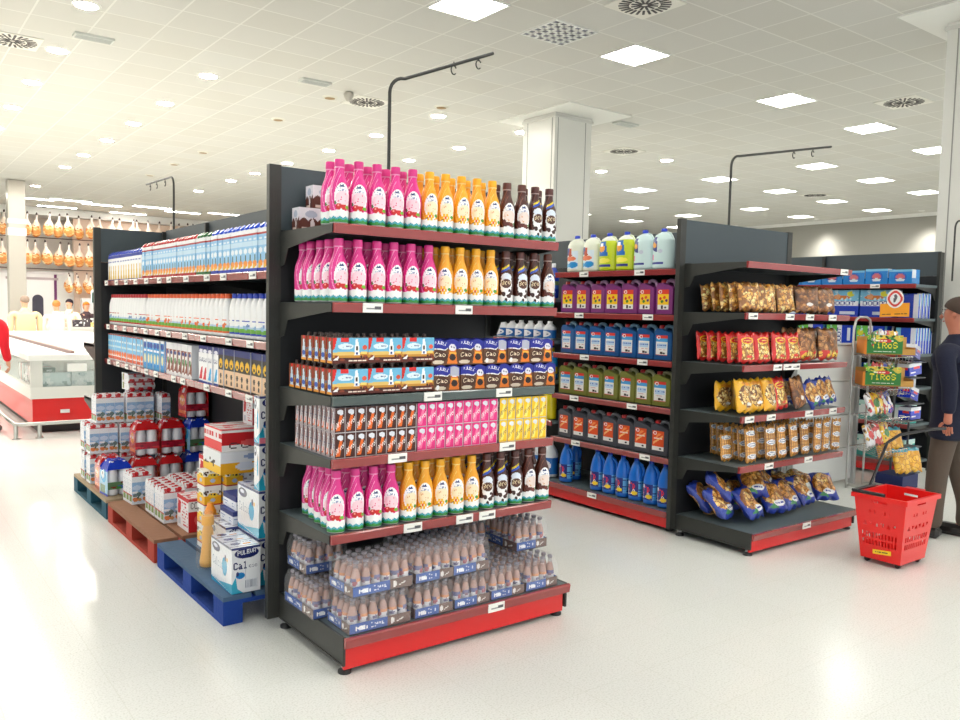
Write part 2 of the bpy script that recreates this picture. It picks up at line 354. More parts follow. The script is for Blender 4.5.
for x, y, lab in ((2.3, 10.9, 'small white ceiling grille near the first downlight at upper left'), (5.19, 10.89, 'small white ceiling grille left of the slotted vent over the aisle'), (10.3, 9.75, 'small white ceiling grille beside the middle column')):
    g = MB(); g.box(-.22, .22, -.09, .09, -.03, 0, (215, 218, 212))
    for k in range(5): g.box(-.2, .2, -.07+k*.032, -.06+k*.032, -.034, -.03, (180, 184, 180))
    tag(g.build('ceiling_grille', 'paint', loc=(x, y, ZC)), lab, 'grille')
tag(MB().lathe([(.035, -.13), (.07, -.07), (.075, -.03), (.05, 0)], (190, 186, 176), segs=16).build('smoke_detector', 'paint', loc=(5.83, 11.1, ZC)), 'small grey smoke detector hanging beside the slotted vent', 'smoke detector')
# long fluorescent strips near the ham counter
for k, (x, y) in enumerate(((4.3, 28.8), (5.3, 28.4), (5.3, 30.7), (6.3, 28.9), (7.7, 28.3), (7.6, 30.9), (8.9, 29.0), (2.6, 28.6), (10.2, 28.4))):
    r = empty('strip_light', (x, y, ZC), 0, f'bright strip light before the ham wall, {ORD[k]} of the far strips', 'strip light', 'strip lights before the ham wall')
    MB().box(-.62, .62, -.12, .12, -.05, 0, (240, 240, 240)).build('housing', 'white', r); MB().box(-.58, .58, -.1, .1, -.056, -.05).build('tube', LIT, r)
# wall washers that make the scallops on the right wall
for k, y in enumerate((7.9, 11.6, 14.9, 18.0)):
    l = bpy.data.lights.new('wall_washer', 'SPOT'); l.energy = WASH; l.spot_size = 1.5; l.spot_blend = 1; l.shadow_soft_size = .3; l.color = (1, .97, .9)
    r = empty('wall_washer', (24.75, y, ZC), 0, f'small wall washer lamp at the right wall, {ORD[k]} going away', 'wall lamp', 'wall washer lamps')
    MB().lathe([(.07, -.02), (.09, 0)], (235, 235, 230), segs=14).build('ring', 'white', r)
    o = bpy.data.objects.new('bulb', l); COL.objects.link(o); o.parent = r; o.location = (0, 0, -.06); o.rotation_euler = (0, -.38, 0)
# ------------------------------------------------------------------ shelving
def ticket(parent, pos, axis='y', w=.10, h=.042):
    """small price ticket standing in a rail; axis = the way the rail faces"""
    c = Canvas(12, 6, (245, 245, 240)); c.rect(.2, .3, .55, .5, (150, 150, 150)); c.rect(.6, .3, .9, .7, (90, 90, 95))
    m = MB(); t = .004
    if axis == 'y': m.quad((-w/2, -t, 0), (w/2, -t, 0), (w/2, -t*1.2, h), (-w/2, -t*1.2, h), c); m.box(-w/2, w/2, -t*.8, 0, 0, h, (240, 240, 235))
    else: m.quad((-t, w/2, 0), (-t, -w/2, 0), (-t*1.2, -w/2, h), (-t*1.2, w/2, h), c); m.box(-t*.8, 0, -w/2, w/2, 0, h, (240, 240, 235))
    return m.build('price_ticket', 'tag', parent, loc=pos)
def foot(parent, x, y, z=.06):
    f = MB(); f.lathe([(.03, 0), (.03, .012), (.012, .02), (.012, z)], (30, 30, 32), segs=14); f.lathe([(.018, .026), (.018, .036)], (190, 190, 190), segs=6)
    f.build('levelling_foot', 'paint', parent, loc=(x, y, 0))
def endcap(x0, w, yp, ys, yb, zs, label, tickets, bl=.129):
    """x0 outer left edge; zs [(rail bottom, rail material)]"""
    r = empty('gondola_endcap', (0, 0, 0), 0, label, 'shelving'); x1 = x0+w+.06; top = 2.273
    for (a, b) in ((x0, x0+.06), (x1-.06, x1)):
        m = MB(); m.box(a, b, yp, yp+.035, .05, top)
        for z in np.arange(.2, 2.2, .1): m.box(a+.022, a+.026, yp-.001, yp, z, z+.04); m.box(a+.036, a+.04, yp-.001, yp, z, z+.04)
        m.build('post', 'grey', r)
    MB().box(x0+.06, x1-.06, yp+.005, yp+.03, 1.965, top-.005).build('back_panel', 'greyb', r)
    m = MB(); m.box(x0+.06, x1-.06, yp+.005, yp+.03, .05, 1.963); 
    for z in (.55, .9, 1.2, 1.6): m.box(x0+.06, x1-.06, yp+.003, yp+.005, z, z+.006)
    m.build('back_panel', 'dark', r)
    xa, xb = x0+.06, x1-.02
    for i, (zb, rm) in enumerate(zs):
        s = MB(); s.box(xa, xb, ys+.012, yp, zb+.012, zb+.04); s.box(xa, xb, ys+.012, ys+.03, zb+.004, zb+.012)
        sh = s.build('shelf', 'shelfg', r)
        rr = MB(); rr.prism([(ys, zb), (ys+.012, zb), (ys+.012, zb+.043), (ys-.003, zb+.043), (ys-.006, zb+.037)], 'x', xa, xb, (0, 0, 0)); rr.build('price_rail', rm, sh)
        for xx in (xa-.0045, xb+.0005):
            b = MB(); b.prism([(ys+.012, zb+.002), (ys+.012, zb+.039), (yp, zb+.039), (yp, zb-.13), (yp-.05, zb-.12), (yp-.09, zb-.045), (ys+.06, zb+.0)], 'x', xx, xx+.004, (0, 0, 0)); b.build('bracket', 'grey', sh)
        for tx in tickets[i]: ticket(sh, (xa+tx, ys-.004, zb+.001))
    # base
    b = MB(); b.box(xa+.013, xb+.007, yb+.012, yp, bl+.02, bl+.0445)
    base = b.build('base_shelf', 'shelfg', r)
    for xx in (xa, xb+.008):
        q = MB(); q.box(xx, xx+.012, yb+.02, yp, .045, bl+.045); q.box(xx-.004, xx-.0002, yb+.02, yp, .05, .056); q.build('side_plate', 'grey', r)
    rr = MB(); rr.prism([(yb, bl), (yb+.012, bl), (yb+.012, bl+.045), (yb-.004, bl+.045), (yb-.008, bl+.038)], 'x', xa, xb+.02, (0, 0, 0)); rr.build('price_rail', 'rail', base)
    for tx in tickets[-1]: ticket(base, (xa+tx, yb-.004, bl+.001))
    MB().box(xa+.01, xb, yb+.03, yb+.045, .025, bl+.01).build('kick_plate', 'red', r)
    for fx in (xa+.03, xb-.02):
        foot(r, fx, yb+.06); foot(r, fx, yp-.02)
    return r
A_Z = [(1.917, 'rail'), (1.576, 'rail'), (1.165, 'railg'), (.888, 'rail'), (.55, 'rail')]
endcap(1.567, 1.314, 3.775, 3.2155, 3.074, A_Z, 'near display end of the milk aisle, dark posts with five red edged shelves',
       [[], [.19, .69], [.52, .95, 1.25-.02][:2], [.33, .98], [.42, .72, .86], [.82]])
B_Z = [(1.917, 'rail'), (1.576, 'rail'), (1.225, 'rail'), (.88, 'rail'), (.54, 'rail')]
endcap(4.615, 1.314, 3.8065, 3.286, 3.155, B_Z, 'snack display end with bagged bread, five red edged shelves and empty top',
       [[1.18], [.07, .5, .75, 1.05], [.38, .5, .6], [.08, .33, .8, 1.12], [.33, .82], [.62]], bl=.11)
ZSH = .04
def run(name, side, xb, xf, ys, zs, label, y_kick=None, tick=3, top=2.26, skip_base=False, far_shelves=None):
    """aisle run: back panel at x=xb, shelves out to x=xf (to the left), module joints ys"""
    r = empty(name, (0, 0, 0), 0, label, 'shelving')
    for a, b in zip(ys[:-1], ys[1:]):
        MB().box(xb, xb+.025, a+.002, b-.002, .05, top-.25).build('back_panel', 'dark', r)
        MB().box(xb, xb+.025, a+.002, b-.002, top-.248, top).build('back_panel', 'greyb', r)
    for y in ys:
        p = MB(); p.box(xb-.03, xb+.05, y-.015, y+.015, .03, top-.01); p.build('post', 'grey', r)
    for mi, (a, b) in enumerate(zip(ys[:-1], ys[1:])):
        zz = zs[mi] if isinstance(zs[0], (list, tuple)) else zs
        for zb in zz:
            s = MB(); s.box(xf+.012, xb, a+.004, b-.004, zb+.012, zb+.04); sh = s.build('shelf', 'shelfg', r)
            rr = MB(); rr.prism([(xf, zb), (xf+.012, zb), (xf+.012, zb+.043), (xf-.003, zb+.043), (xf-.006, zb+.037)], 'y', a+.003, b-.003, (0, 0, 0)); rr.build('price_rail', 'rail', sh)
            for yy in (a+.018, b-.022):
                q = MB(); q.prism([(xf+.012, zb+.002), (xf+.012, zb+.039), (xb, zb+.039), (xb, zb-.12), (xb-.05, zb-.11), (xb-.1, zb-.045), (xf+.06, zb)], 'y', yy, yy+.004, (0, 0, 0)); q.build('bracket', 'grey', sh)
            for k in range(tick): ticket(sh, (xf-.004, a+(k+.5+random.uniform(-.2, .2))*(b-a)/tick, zb+.001), 'x')
        if not skip_base:
            s = MB(); s.box(xf-.03, xb, a+.004, b-.004, .13, .155); sh = s.build('base_shelf', 'shelfg', r)
            rr = MB(); rr.prism([(xf-.045, .11), (xf-.03, .11), (xf-.03, .155), (xf-.049, .155)], 'y', a+.003, b-.003, (0, 0, 0)); rr.build('price_rail', 'rail', sh)
            ticket(sh, (xf-.05, (a+b)/2+.1, .112), 'x')
            MB().box(xf-.015, xf, a+.01, b-.01, .03, .125).build('kick_plate', 'red', r)
            foot(r, xf+.05, a+.05); foot(r, xf+.05, b-.05)
        else: foot(r, xb+.01, a+.05, .05)
    return r
run('milk_aisle_run', 0, 2.25, 1.72, (3.84, 5.36, 6.66, 7.83), (1.74, 1.36, 1.055), 'long milk aisle run with three pinkish shelves of cartons above the pallets', skip_base=True, tick=4)
run('cleaning_aisle_run', 0, 5.28, 4.70, (3.87, 5.2, 6.45, 7.7, 8.95), ((1.885, 1.55, 1.21, .865, .495), (1.67, 1.31, .97, .62), (1.67, 1.31, .97, .62), (1.67, 1.31, .97, .62)), 'cleaning products aisle run with red edged shelves of canisters', tick=2)
run('nappy_aisle_run', 0, 8.85, 8.36, (3.93, 5.2, 6.45, 7.7, 8.95), (1.91, 1.57, 1.21, .87, .5), 'dark aisle run of nappy packs far right behind the snack stand', tick=1, top=2.30)
# far end of the milk gondola
r = empty('far_endcap_panel', (0, 0, 0), 0, 'dark tall end panel at the far end of the milk aisle', 'shelving')
MB().box(1.645, 1.70, 7.85, 7.9, .0, 2.25).build('post', 'grey', r); MB().box(2.84, 2.9, 7.85, 7.9, .0, 2.25).build('post', 'grey', r)
MB().box(1.70, 2.84, 7.86, 7.89, 1.95, 2.245).build('back_panel', 'greyb', r); MB().box(1.70, 2.84, 7.86, 7.89, .04, 1.948).build('back_panel', 'dark', r)
for z in (.55, 1.05): 
    b = MB(); b.prism([(7.9, z), (8.4, z+.12), (8.4, z+.16), (7.9, z+.16)], 'x', 1.66, 1.665, (0, 0, 0)); b.box(1.66, 2.85, 7.9, 8.4, z+.14, z+.165); b.build('shelf', 'grey', r)

# sign poles with a horizontal arm
def pole(x, y, z0, h, arm, label, dirx=True, hooks=(.45, .75)):
    r = empty('sign_pole', (x, y, z0), 0, label, 'sign pole'); R = .09
    d = Vector((1, 0, 0)) if dirx is True else Vector(dirx)
    up = h-.0; pts = [(0, 0, 0), (0, 0, up-R)]
    for k in range(1, 7):
        t = k*PI/12; pts.append(tuple(d*(R-R*math.cos(t))+Vector((0, 0, up-R+R*math.sin(t)))))
    slope = arm[1]; L_ = arm[0]; pts.append(tuple(d*L_+Vector((0, 0, up+slope))))
    MB().tube(pts, .0095, (0, 0, 0)).build('tube', 'grey', r)
    for q in hooks:
        hk = MB(); c = d*(L_*q)+Vector((0, 0, up+slope*q-.045))
        hk.tube([c+d*(.018*math.cos(t))+Vector((0, 0, .024*math.sin(t))) for t in np.arange(.5, 5.6, .5)], .004, (0, 0, 0), segs=5)
        hk.tube([c+Vector((0, 0, .024)), c+Vector((0, 0, .045))], .004, (0, 0, 0), segs=5); hk.build('hook', 'grey', r)
    return r
pole(2.25, 3.825, 2.0, .82, (.68, .25), 'thin dark sign pole with bent arm rising behind the pink bottles', hooks=(.6, .85))
pole(5.23, 3.862, 2.0, .80, (1.35, .24), 'thin dark sign pole with long bent arm above the snack display', hooks=(.6, .8))
pole(8.95, 3.85, 2.0, .62, (1.2, .06), 'thin dark sign pole with bent arm beside the right column', hooks=(.5,))
pole(2.31, 7.78, 2.0, .76, (.9, 0.02), 'thin dark sign pole at the far end of milk aisle', dirx=(-.72, .69, 0) if 0 else (0, 1, 0), hooks=(.3, .6, .85))
# ------------------------------------------------------------------ near display: milk drinks
def swirl(c, cols, x=.36, y=.62):
    for k, q in enumerate((.5, .43, .36, .30, .245)): c.ell(x+.13, y-.12, q*.62, q, cols[k % 2], ring=.82)
def bottle_canvas(kind):
    base = dict(pink=(226, 38, 140), yellow=(248, 170, 30), choc=(72, 28, 20), cow=(66, 26, 20))[kind]
    c = Canvas(72, 66, base)
    lt = dict(pink=(252, 156, 206), yellow=(255, 214, 110), choc=(130, 70, 50), cow=(110, 60, 45))[kind]
    dk = dict(pink=(235, 60, 155), yellow=(252, 186, 60), choc=(90, 38, 28), cow=(74, 30, 22))[kind]
    for ox in (0, -.5, .5):
        for k, q in enumerate((.50, .43, .36, .30)): c.ell(.5+ox+.03+.01*k, .56, q*.44, q*.9, (lt, dk)[k % 2], ring=.86)
    c.a[(np.mod(c.U+.5, 1) < .46) & (c.V > .1)] = lin(base)
    # white foot of the label with a wavy top
    wave = .235+.012*np.sin(c.U*2*PI*5)
    c.a[c.V < wave] = lin((250, 250, 250))
    for ox in (0, -.5, .5):
        x = .5+ox
        if kind == 'cow':
            c.ell(x, .44, .12, .2, (250, 250, 250)); c.ell(x, .60, .11, .08, (225, 235, 250))
            c.poly([(x-.13, .68), (x+.12, .78), (x+.12, .84), (x-.13, .74)], (30, 80, 190)); c.poly([(x-.13, .73), (x+.12, .83), (x+.12, .87), (x-.13, .77)], (240, 210, 40))
            c.ell(x, .47, .10, .09, (90, 50, 35)); c.text(x-.09, .42, .18, .10, 'Boo', (245, 225, 180), up=.03)
            c.ell(x-.05, .26, .04, .05, (60, 25, 18)); c.ell(x+.06, .22, .05, .04, (60, 25, 18)); c.ell(x, .14, .03, .04, (60, 25, 18)); c.ell(x+.07, .33, .03, .03, (60, 25, 18))
        else:
            c.ell(x+.02, .47, .145, .24, (250, 250, 252)); c.ell(x+.02, .44, .125, .13, dict(pink=(252, 214, 226), yellow=(253, 236, 200), choc=(240, 222, 214))[kind])
            c.poly([(x-.05, .63), (x-.02, .68), (x, .65), (x+.03, .69), (x+.06, .63)], (20, 50, 120))
            c.text(x-.09, .56, .18, .06, 'Puleva', (110, 130, 180))
            for q in range(6): c.ell(x+random.uniform(-.08, .08), random.uniform(.36, .52), .008, .01, (230, 90, 140) if kind == 'pink' else (220, 160, 90))
            if kind == 'pink':
                c.ell(x-.05, .30, .055, .055, (206, 24, 24)); c.ell(x+.045, .29, .055, .05, (214, 30, 26)); c.ell(x-.06, .32, .015, .015, (255, 160, 150)); c.ell(x+.12, .29, .05, .03, (110, 190, 40)); c.ell(x-.11, .36, .02, .03, (60, 120, 40))
            elif kind == 'yellow':
                for t in range(6): c.ell(x-.02+.055*math.cos(t*PI/3), .29+.055*math.sin(t*PI/3), .026, .032, (252, 190, 20))
                c.ell(x-.02, .29, .022, .026, (235, 100, 20)); c.ell(x+.11, .30, .04, .03, (80, 160, 50)); c.poly([(x-.14, .22), (x-.05, .28), (x-.06, .25)], (120, 50, 20))
            else:
                c.ell(x-.03, .30, .07, .04, (96, 34, 22)); c.ell(x+.05, .28, .05, .04, (110, 44, 28)); c.ell(x-.09, .34, .03, .05, (96, 34, 22)); c.ell(x+.12, .30, .025, .025, (80, 160, 60))
    g = .085+.012*np.sin(c.U*2*PI*9); c.a[c.V < g+.035] = lin((60, 170, 190)); c.a[c.V < g] = lin((44, 150, 60)); c.a[c.V < .028] = lin((245, 248, 245))
    for _ in range(30): c.ell(random.random(), random.uniform(.035, .08), .01, .01, (20, 110, 40))
    return c
PROF = [(.020, 0), (.036, .002), (.0395, .008), (.0395, .03), (.040, .07), (.0408, .12), (.0402, .145), (.037, .168), (.031, .188), (.0245, .206), (.0208, .222), (.0198, .235), (.0192, .246), (.017, .250)]
PROF = [(r*1.04, z) for r, z in PROF]
CAPC = dict(pink=(224, 50, 140), yellow=(250, 180, 20), choc=(92, 42, 30), cow=(84, 36, 28))
KN = dict(pink='pink strawberry milk bottle', yellow='yellow vanilla milk bottle', choc='brown chocolate milk bottle', cow='brown spotted label milk bottle')
PB = {}
def bottle(kind, x, y, z, rz, label, group):
    if kind not in PB:
        m = MB(); m.lathe(PROF, canvas=bottle_canvas(kind)); m.disc(0, 0, .25, .0177, CAPC[kind]); m.disc(0, 0, 0, .021, (230, 230, 230), up=False)
        o = m.build('milk_bottle', 'print'); PB[kind] = o
        c = MB(); c.lathe([(.0215, .249), (.0222, .251), (.0222, .276), (.0205, .281)], CAPC[kind], segs=20)
        ring = MB(); ring.lathe([(.0222, .243), (.0222, .248)], tuple(min(255, int(v*.5+128)) for v in CAPC[kind]), segs=20)
        c.build('cap', 'print', o); ring.build('neck_ring', 'print', o)
    else: o = copy_tree(PB[kind])
    o.location = (x, y, z); o.rotation_euler = (0, 0, rz)
    return tag(o, label, 'bottle', group)
SHN = {0: 'top shelf', 1: 'second shelf', 4: 'fifth shelf'}
seqs = {0: ('pink',)*5+('yellow',)*5+('choc',)*2+('cow',)*2, 1: ('pink',)*6+('yellow',)*4+('cow',)*3+('choc',), 4: ('pink',)*4+('yellow',)*5+('cow',)*3+('choc',)*2}
X0 = 1.678
def place_bottles(si, z, nrows, full_left):
    cnt = {}
    for row in range(max(nrows, full_left)):
        for i, k in enumerate(seqs[si]):
            if row >= nrows and i > 0: continue
            if row > 0 and si == 0 and k == 'choc' and i % 2: continue
            cnt[(row, k)] = cnt.get((row, k), 0)+1
            x = X0+i*.0938+random.uniform(-.003, .003)+(.012*row if si == 4 and i == 0 else 0)
            y = 3.272+row*.0905+random.uniform(-.002, .002); rz = random.uniform(-.22, .22)-(.45 if k == 'yellow' else .34)
            rn = ('front row', 'second row', 'third row', 'fourth row', 'fifth row')[row]
            bottle(k, x, y, z, rz, f"{KN[k]}, {ORD[cnt[(row, k)]-1]} from left in {rn}, {SHN[si]} of near display", 'milk drink bottles on the near display')
place_bottles(0, 1.9585, 2, 2); place_bottles(1, 1.6175, 3, 5); place_bottles(4, .5915, 3, 5)

# small chocolate brik packs at the back left of the top shelf
def splash_canvas():
    c = Canvas(28, 26, (236, 232, 240)); m = c.V < .42+.14*np.abs(np.sin(c.U*PI*2.6)); c.a[m] = lin((92, 44, 34)); c.ell(.5, .72, .25, .16, (190, 196, 214)); c.ell(.55, .3, .08, .22, (225, 215, 215)); c.rect(.1, .04, .6, .14, (220, 200, 190)); return c
SCN = splash_canvas()
for k, (x, y, z) in enumerate(((1.73, 3.70, 0), (1.86, 3.70, 0), (1.80, 3.70, .1105), (1.93, 3.70, .1105), (1.99, 3.70, 0))):
    o = MB().pbox(.125, .08, .11, SCN, top=Canvas(1, 1, (225, 225, 235))).build('drink_pack', 'card', loc=(x, y, 1.9585+z))
    tag(o, f"small white and brown drink pack, {ORD[k]} of five at the back of top shelf", 'drink pack', 'splashed drink packs')

# third shelf: beach picture carriers and blue headed packs
def beach_canvas():
    c = Canvas(54, 42, (110, 186, 224)); c.rect(0, 0, 1, .42, (206, 146, 50)); c.rect(0, 0, 1, .22, (90, 30, 22)); c.ell(.35, .38, .45, .07, (230, 196, 110)); c.specks(9, [(60, 24, 20), (140, 60, 30)], r=(.03, .07), y=(.12, .3))
    c.poly([(0, 1), (.12, 1), (.06, .6), (0, .5)], (220, 36, 30)); c.rect(.22, .84, .45, 1, (220, 36, 40)); c.ell(.36, .66, .22, .12, (225, 240, 250)); c.text(.2, .6, .34, .12, 'Puleva', (40, 70, 140))
    c.poly([(.6, .3), (.76, .3), (.73, .7), (.70, .95), (.64, .95), (.62, .7)], (245, 248, 250)); c.rect(.64, .5, .70, .66, (60, 40, 30)); c.rect(.64, .34, .71, .44, (30, 60, 140))
    c.ell(.9, .62, .07, .09, (228, 90, 60)); c.rect(.8, .36, .97, .46, (250, 220, 120)); c.text(.45, .05, .5, .09, 'BATIDO', (250, 235, 220)); c.poly([(.0, .12), (.18, .3), (.14, .12)], (250, 250, 250)); return c
def carrier_side():
    c = Canvas(12, 30, (130, 62, 24)); c.poly([(.2, .1), (.8, .1), (.7, .6), (.55, .9), (.4, .9), (.3, .6)], (205, 226, 240)); c.ell(.5, .3, .28, .1, (40, 90, 190)); c.rect(.3, .88, .75, 1, (210, 40, 30)); c.rect(.1, 0, .9, .1, (230, 150, 40)); return c
def cat_canvas(dark):
    c = Canvas(48, 42, (100, 62, 36)); c.rect(0, .66, 1, 1, (30, 40, 150)); c.ell(.32, .70, .3, .1, (250, 250, 250)); c.ell(.32, .74, .32, .1, (28, 38, 150)); c.text(.1, .8, .48, .13, 'PULEVA', (240, 240, 250))
    c.ell(.32, .36, .28, .24, (70, 36, 22)); c.text(.1, .28, .44, .2, 'Cao', (245, 225, 195), up=.05); c.ell(.25, .12, .22, .08, (215, 200, 180))
    c.poly([(.58, .04), (.98, .04), (.92, .6), (.8, .72), (.66, .6)], (226, 120, 30)); c.ell(.79, .3, .12, .13, (40, 24, 24)); c.ell(.78, .68, .14, .14, (226, 226, 236)); c.ell(.74, .7, .03, .03, (90, 90, 120)); c.ell(.84, .68, .03, .03, (90, 90, 120)); c.rect(.66, .44, .94, .5, (245, 180, 60))
    if dark: c.rect(.62, .6, .95, .95, (180, 184, 200)); c.ell(.15, .15, .06, .1, (240, 240, 240))
    return c
BC, BS, CC = beach_canvas(), carrier_side(), [cat_canvas(0), cat_canvas(1)]
def beach_pack(x, y, z, label):
    m = MB(); w, d, h = .176, .058, .112
    m.pbox(w, d, h, BC, side=BS, top=Canvas(1, 1, (110, 60, 40)), z0=.008); o = m.build('drink_carrier', 'card', loc=(x, y, z)); 
    b = MB()
    for k in (-1, 0, 1):
        b.lathe([(.016, 0), (.018, .008), (.0165, .115), (.009, .125), (.009, .137)], (60, 34, 26), segs=10, cx=k*.055-.005)
    b.build('drink_bottles', 'print', o); tag(PROTO_KIDS[o.name][0], kind='stuff') if 0 else None
    return tag(o, label, 'drink pack', 'beach picture drink packs on the third shelf')
def cat_pack(x, y, z, dark, label):
    m = MB(); w, d, h = .152, .058, .125; cc = CC[dark]
    m.pbox(w, d, h*.8, Canvas(1, 1), z0=0) if 0 else None
    a = cc.a; sd = Canvas(4, 10, (36, 44, 140)); sd.rect(0, 0, 1, .66, (110, 66, 40))
    def top(U): return h*(.9+.1*np.abs(np.sin(U*PI*2)))
    m.patch(lambda U, V: ((U-.5)*w, 0*U-d/2, V*top(U)), cc); m.patch(lambda U, V: ((.5-U)*w, 0*U+d/2, V*top(U)), cc)
    m.patch(lambda U, V: ((U-.5)*w, (V-.5)*d, top(U)), Canvas(16, 1, (40, 52, 160)))
    for s in (-1, 1): m.patch(lambda U, V, s=s: (0*U+s*w/2, s*(U-.5)*d, V*h*.9), sd)
    return tag(m.build('drink_pack', 'card', loc=(x, y, z), rz=random.uniform(-.04, .04)), label, 'drink pack', 'blue topped drink packs on the third shelf')
z3 = 1.2055; PBK = PCK = None
for lv in (0, 1):
    for i in range(3):
        for row in range(7-2*lv if i == 0 else 2):
            beach_pack(1.722+i*.177, 3.262+row*.066, z3+lv*.1385, f"sky blue beach picture drink pack, {ORD[i]} from left, {ORD[row]} back, {'upper' if lv else 'lower'} layer, third shelf")
    xs = [2.242+k*.156 for k in range(5)] if lv == 0 else [2.228+k*.153 for k in range(5)]
    for i, x in enumerate(xs):
        for row in range(2):
            cat_pack(x, 3.262+row*.066, z3+lv*.1262, int((lv == 0 and i == 0) or (lv == 1 and i in (2, 3))), f"blue topped cocoa drink pack, {ORD[i]} from left, {ORD[row]} back, {'upper' if lv else 'lower'} layer, third shelf")

# fourth shelf: small briks in two layers
def brik_canvas(kind):
    bg, st = dict(choc=((70, 30, 24), (236, 110, 30)), pink=((232, 40, 130), (250, 120, 170)), lemon=((250, 205, 20), (252, 236, 120)))[kind]
    c = Canvas(24, 44, bg); c.rect(.95, 0, 1, 1, (226, 222, 226)); c.rect(0, 0, 1, .03, (225, 220, 222))
    c.poly([(.08, .1), (.5, .1), (.75, .7), (.5, .75)], st); c.ell(.5, .84, .3, .09, (226, 230, 240)); c.ell(.6, .78, .2, .07, (226, 230, 240))
    c.text(.08, .1, .84, .26, 'Okey', (252, 250, 250) if kind != 'lemon' else (110, 60, 90), up=.36); return c
def brik_side():
    c = Canvas(14, 36, (176, 160, 164)); c.rect(.05, .35, .5, .95, (120, 60, 50)); c.poly([(.6, .1), (.72, .1), (.42, .95), (.3, .95)], (245, 245, 245)); c.rect(.1, .1, .6, .35, (226, 110, 60)); c.lines(5, (90, 90, 120), .1, .4, .9, .9, .5); return c
BKC = {k: brik_canvas(k) for k in ('choc', 'pink', 'lemon')}; BKS = brik_side(); BK = {}
BN = dict(choc='brown and orange', pink='pink', lemon='yellow')
def brik(kind, x, y, z, rz, label):
    if kind not in BK:
        m = MB(); m.pbox(.0505, .038, .112, BKC[kind], side=BKS, top=Canvas(2, 2, (215, 215, 225)))
        o = m.build('drink_brik', 'card'); BK[kind] = o
        s = MB(); s.tube([(-.027, .008, .02), (-.027, -.008, .095)], .0022, (245, 245, 250), segs=5); s.build('straw', 'print', o)
    else: o = copy_tree(BK[kind])
    o.location = (x, y, z); o.rotation_euler = (0, 0, rz); return tag(o, label, 'drink carton', 'small drink briks on the fourth shelf')
for lv in (0, 1):
    z = .9295+lv*.114; x = 1.70; cnt = {}
    for i in range(23):
        k = 'choc' if i < 8 else 'pink' if i < 17 else 'lemon'; cnt[k] = cnt.get(k, 0)+1
        x = 1.672+i*.0532+(.006 if k == 'pink' else .018 if k == 'lemon' else 0)
        for row in range(9 if i == 0 else 2):
            brik(k, x+random.uniform(-.001, .001), 3.25+row*.0465, z, random.uniform(-.03, .03), f"small {BN[k]} drink brik, {ORD[cnt[k]-1]} from left, {ORD[row]} back, {'upper' if lv else 'lower'} layer, fourth shelf")

# base shelf: shrink wrapped trays of little glass bottles
def tray_canvas(w):
    c = Canvas(w, 10, (56, 92, 168)); n = max(1, w//26)
    c.rect(.0, 0, 1, .08, (30, 50, 110)); c.ell(.2, .5, .06, .22, (235, 240, 250)); c.text(.1, .25, .2, .5, 'Pu', (255, 255, 255)); c.text(.34, .25, .22, .5, 'leva', (240, 244, 255), up=.1)
    c.rect(.62, 0, 1, 1, (112, 84, 76)); c.ell(.7, .5, .035, .3, (235, 230, 228)); c.poly([(.76, .3), (.9, .7), (.86, .4)], (240, 236, 232)); return c
def milk_label():
    c = Canvas(24, 18, (198, 146, 120)); c.rect(0, .2, 1, .62, (244, 243, 246)); c.rect(0, .52, .5, .66, (58, 60, 140)); c.rect(.5, .54, 1, .64, (240, 150, 60)); c.ell(.45, .48, .09, .08, (180, 30, 60)); c.ell(.8, .46, .1, .07, (60, 50, 120)); c.ell(.15, .5, .06, .06, (120, 40, 90)); return c
GB = []
def glass_bottle(parent, x, y, z=0):
    if not GB:
        m = MB(); m.lathe([(.012, .001), (.0215, .004), (.0225, .012), (.0225, .06), (.020, .075), (.0145, .092), (.011, .102)], canvas=milk_label())
        m.disc(0, 0, .1015, .011, (206, 160, 134)); o = m.build('glass_milk_bottle', 'print', parent)
        g = MB(); g.lathe([(.0232, .005), (.0236, .058), (.021, .076), (.0155, .094), (.0115, .108), (.0105, .122), (.0105, .127)], (210, 210, 220), segs=14); g.build('glass_neck', 'bottleglass', o)
        c = MB(); c.lathe([(.0125, .124), (.013, .127), (.013, .133), (.011, .135)], (132, 126, 136), segs=14); c.build('crown_cap', 'print', o)
        GB.append(o)
    else: o = copy_tree(GB[0], parent)
    o.location = (x, y, z); o.rotation_euler = (0, 0, random.uniform(0, 6)); return o
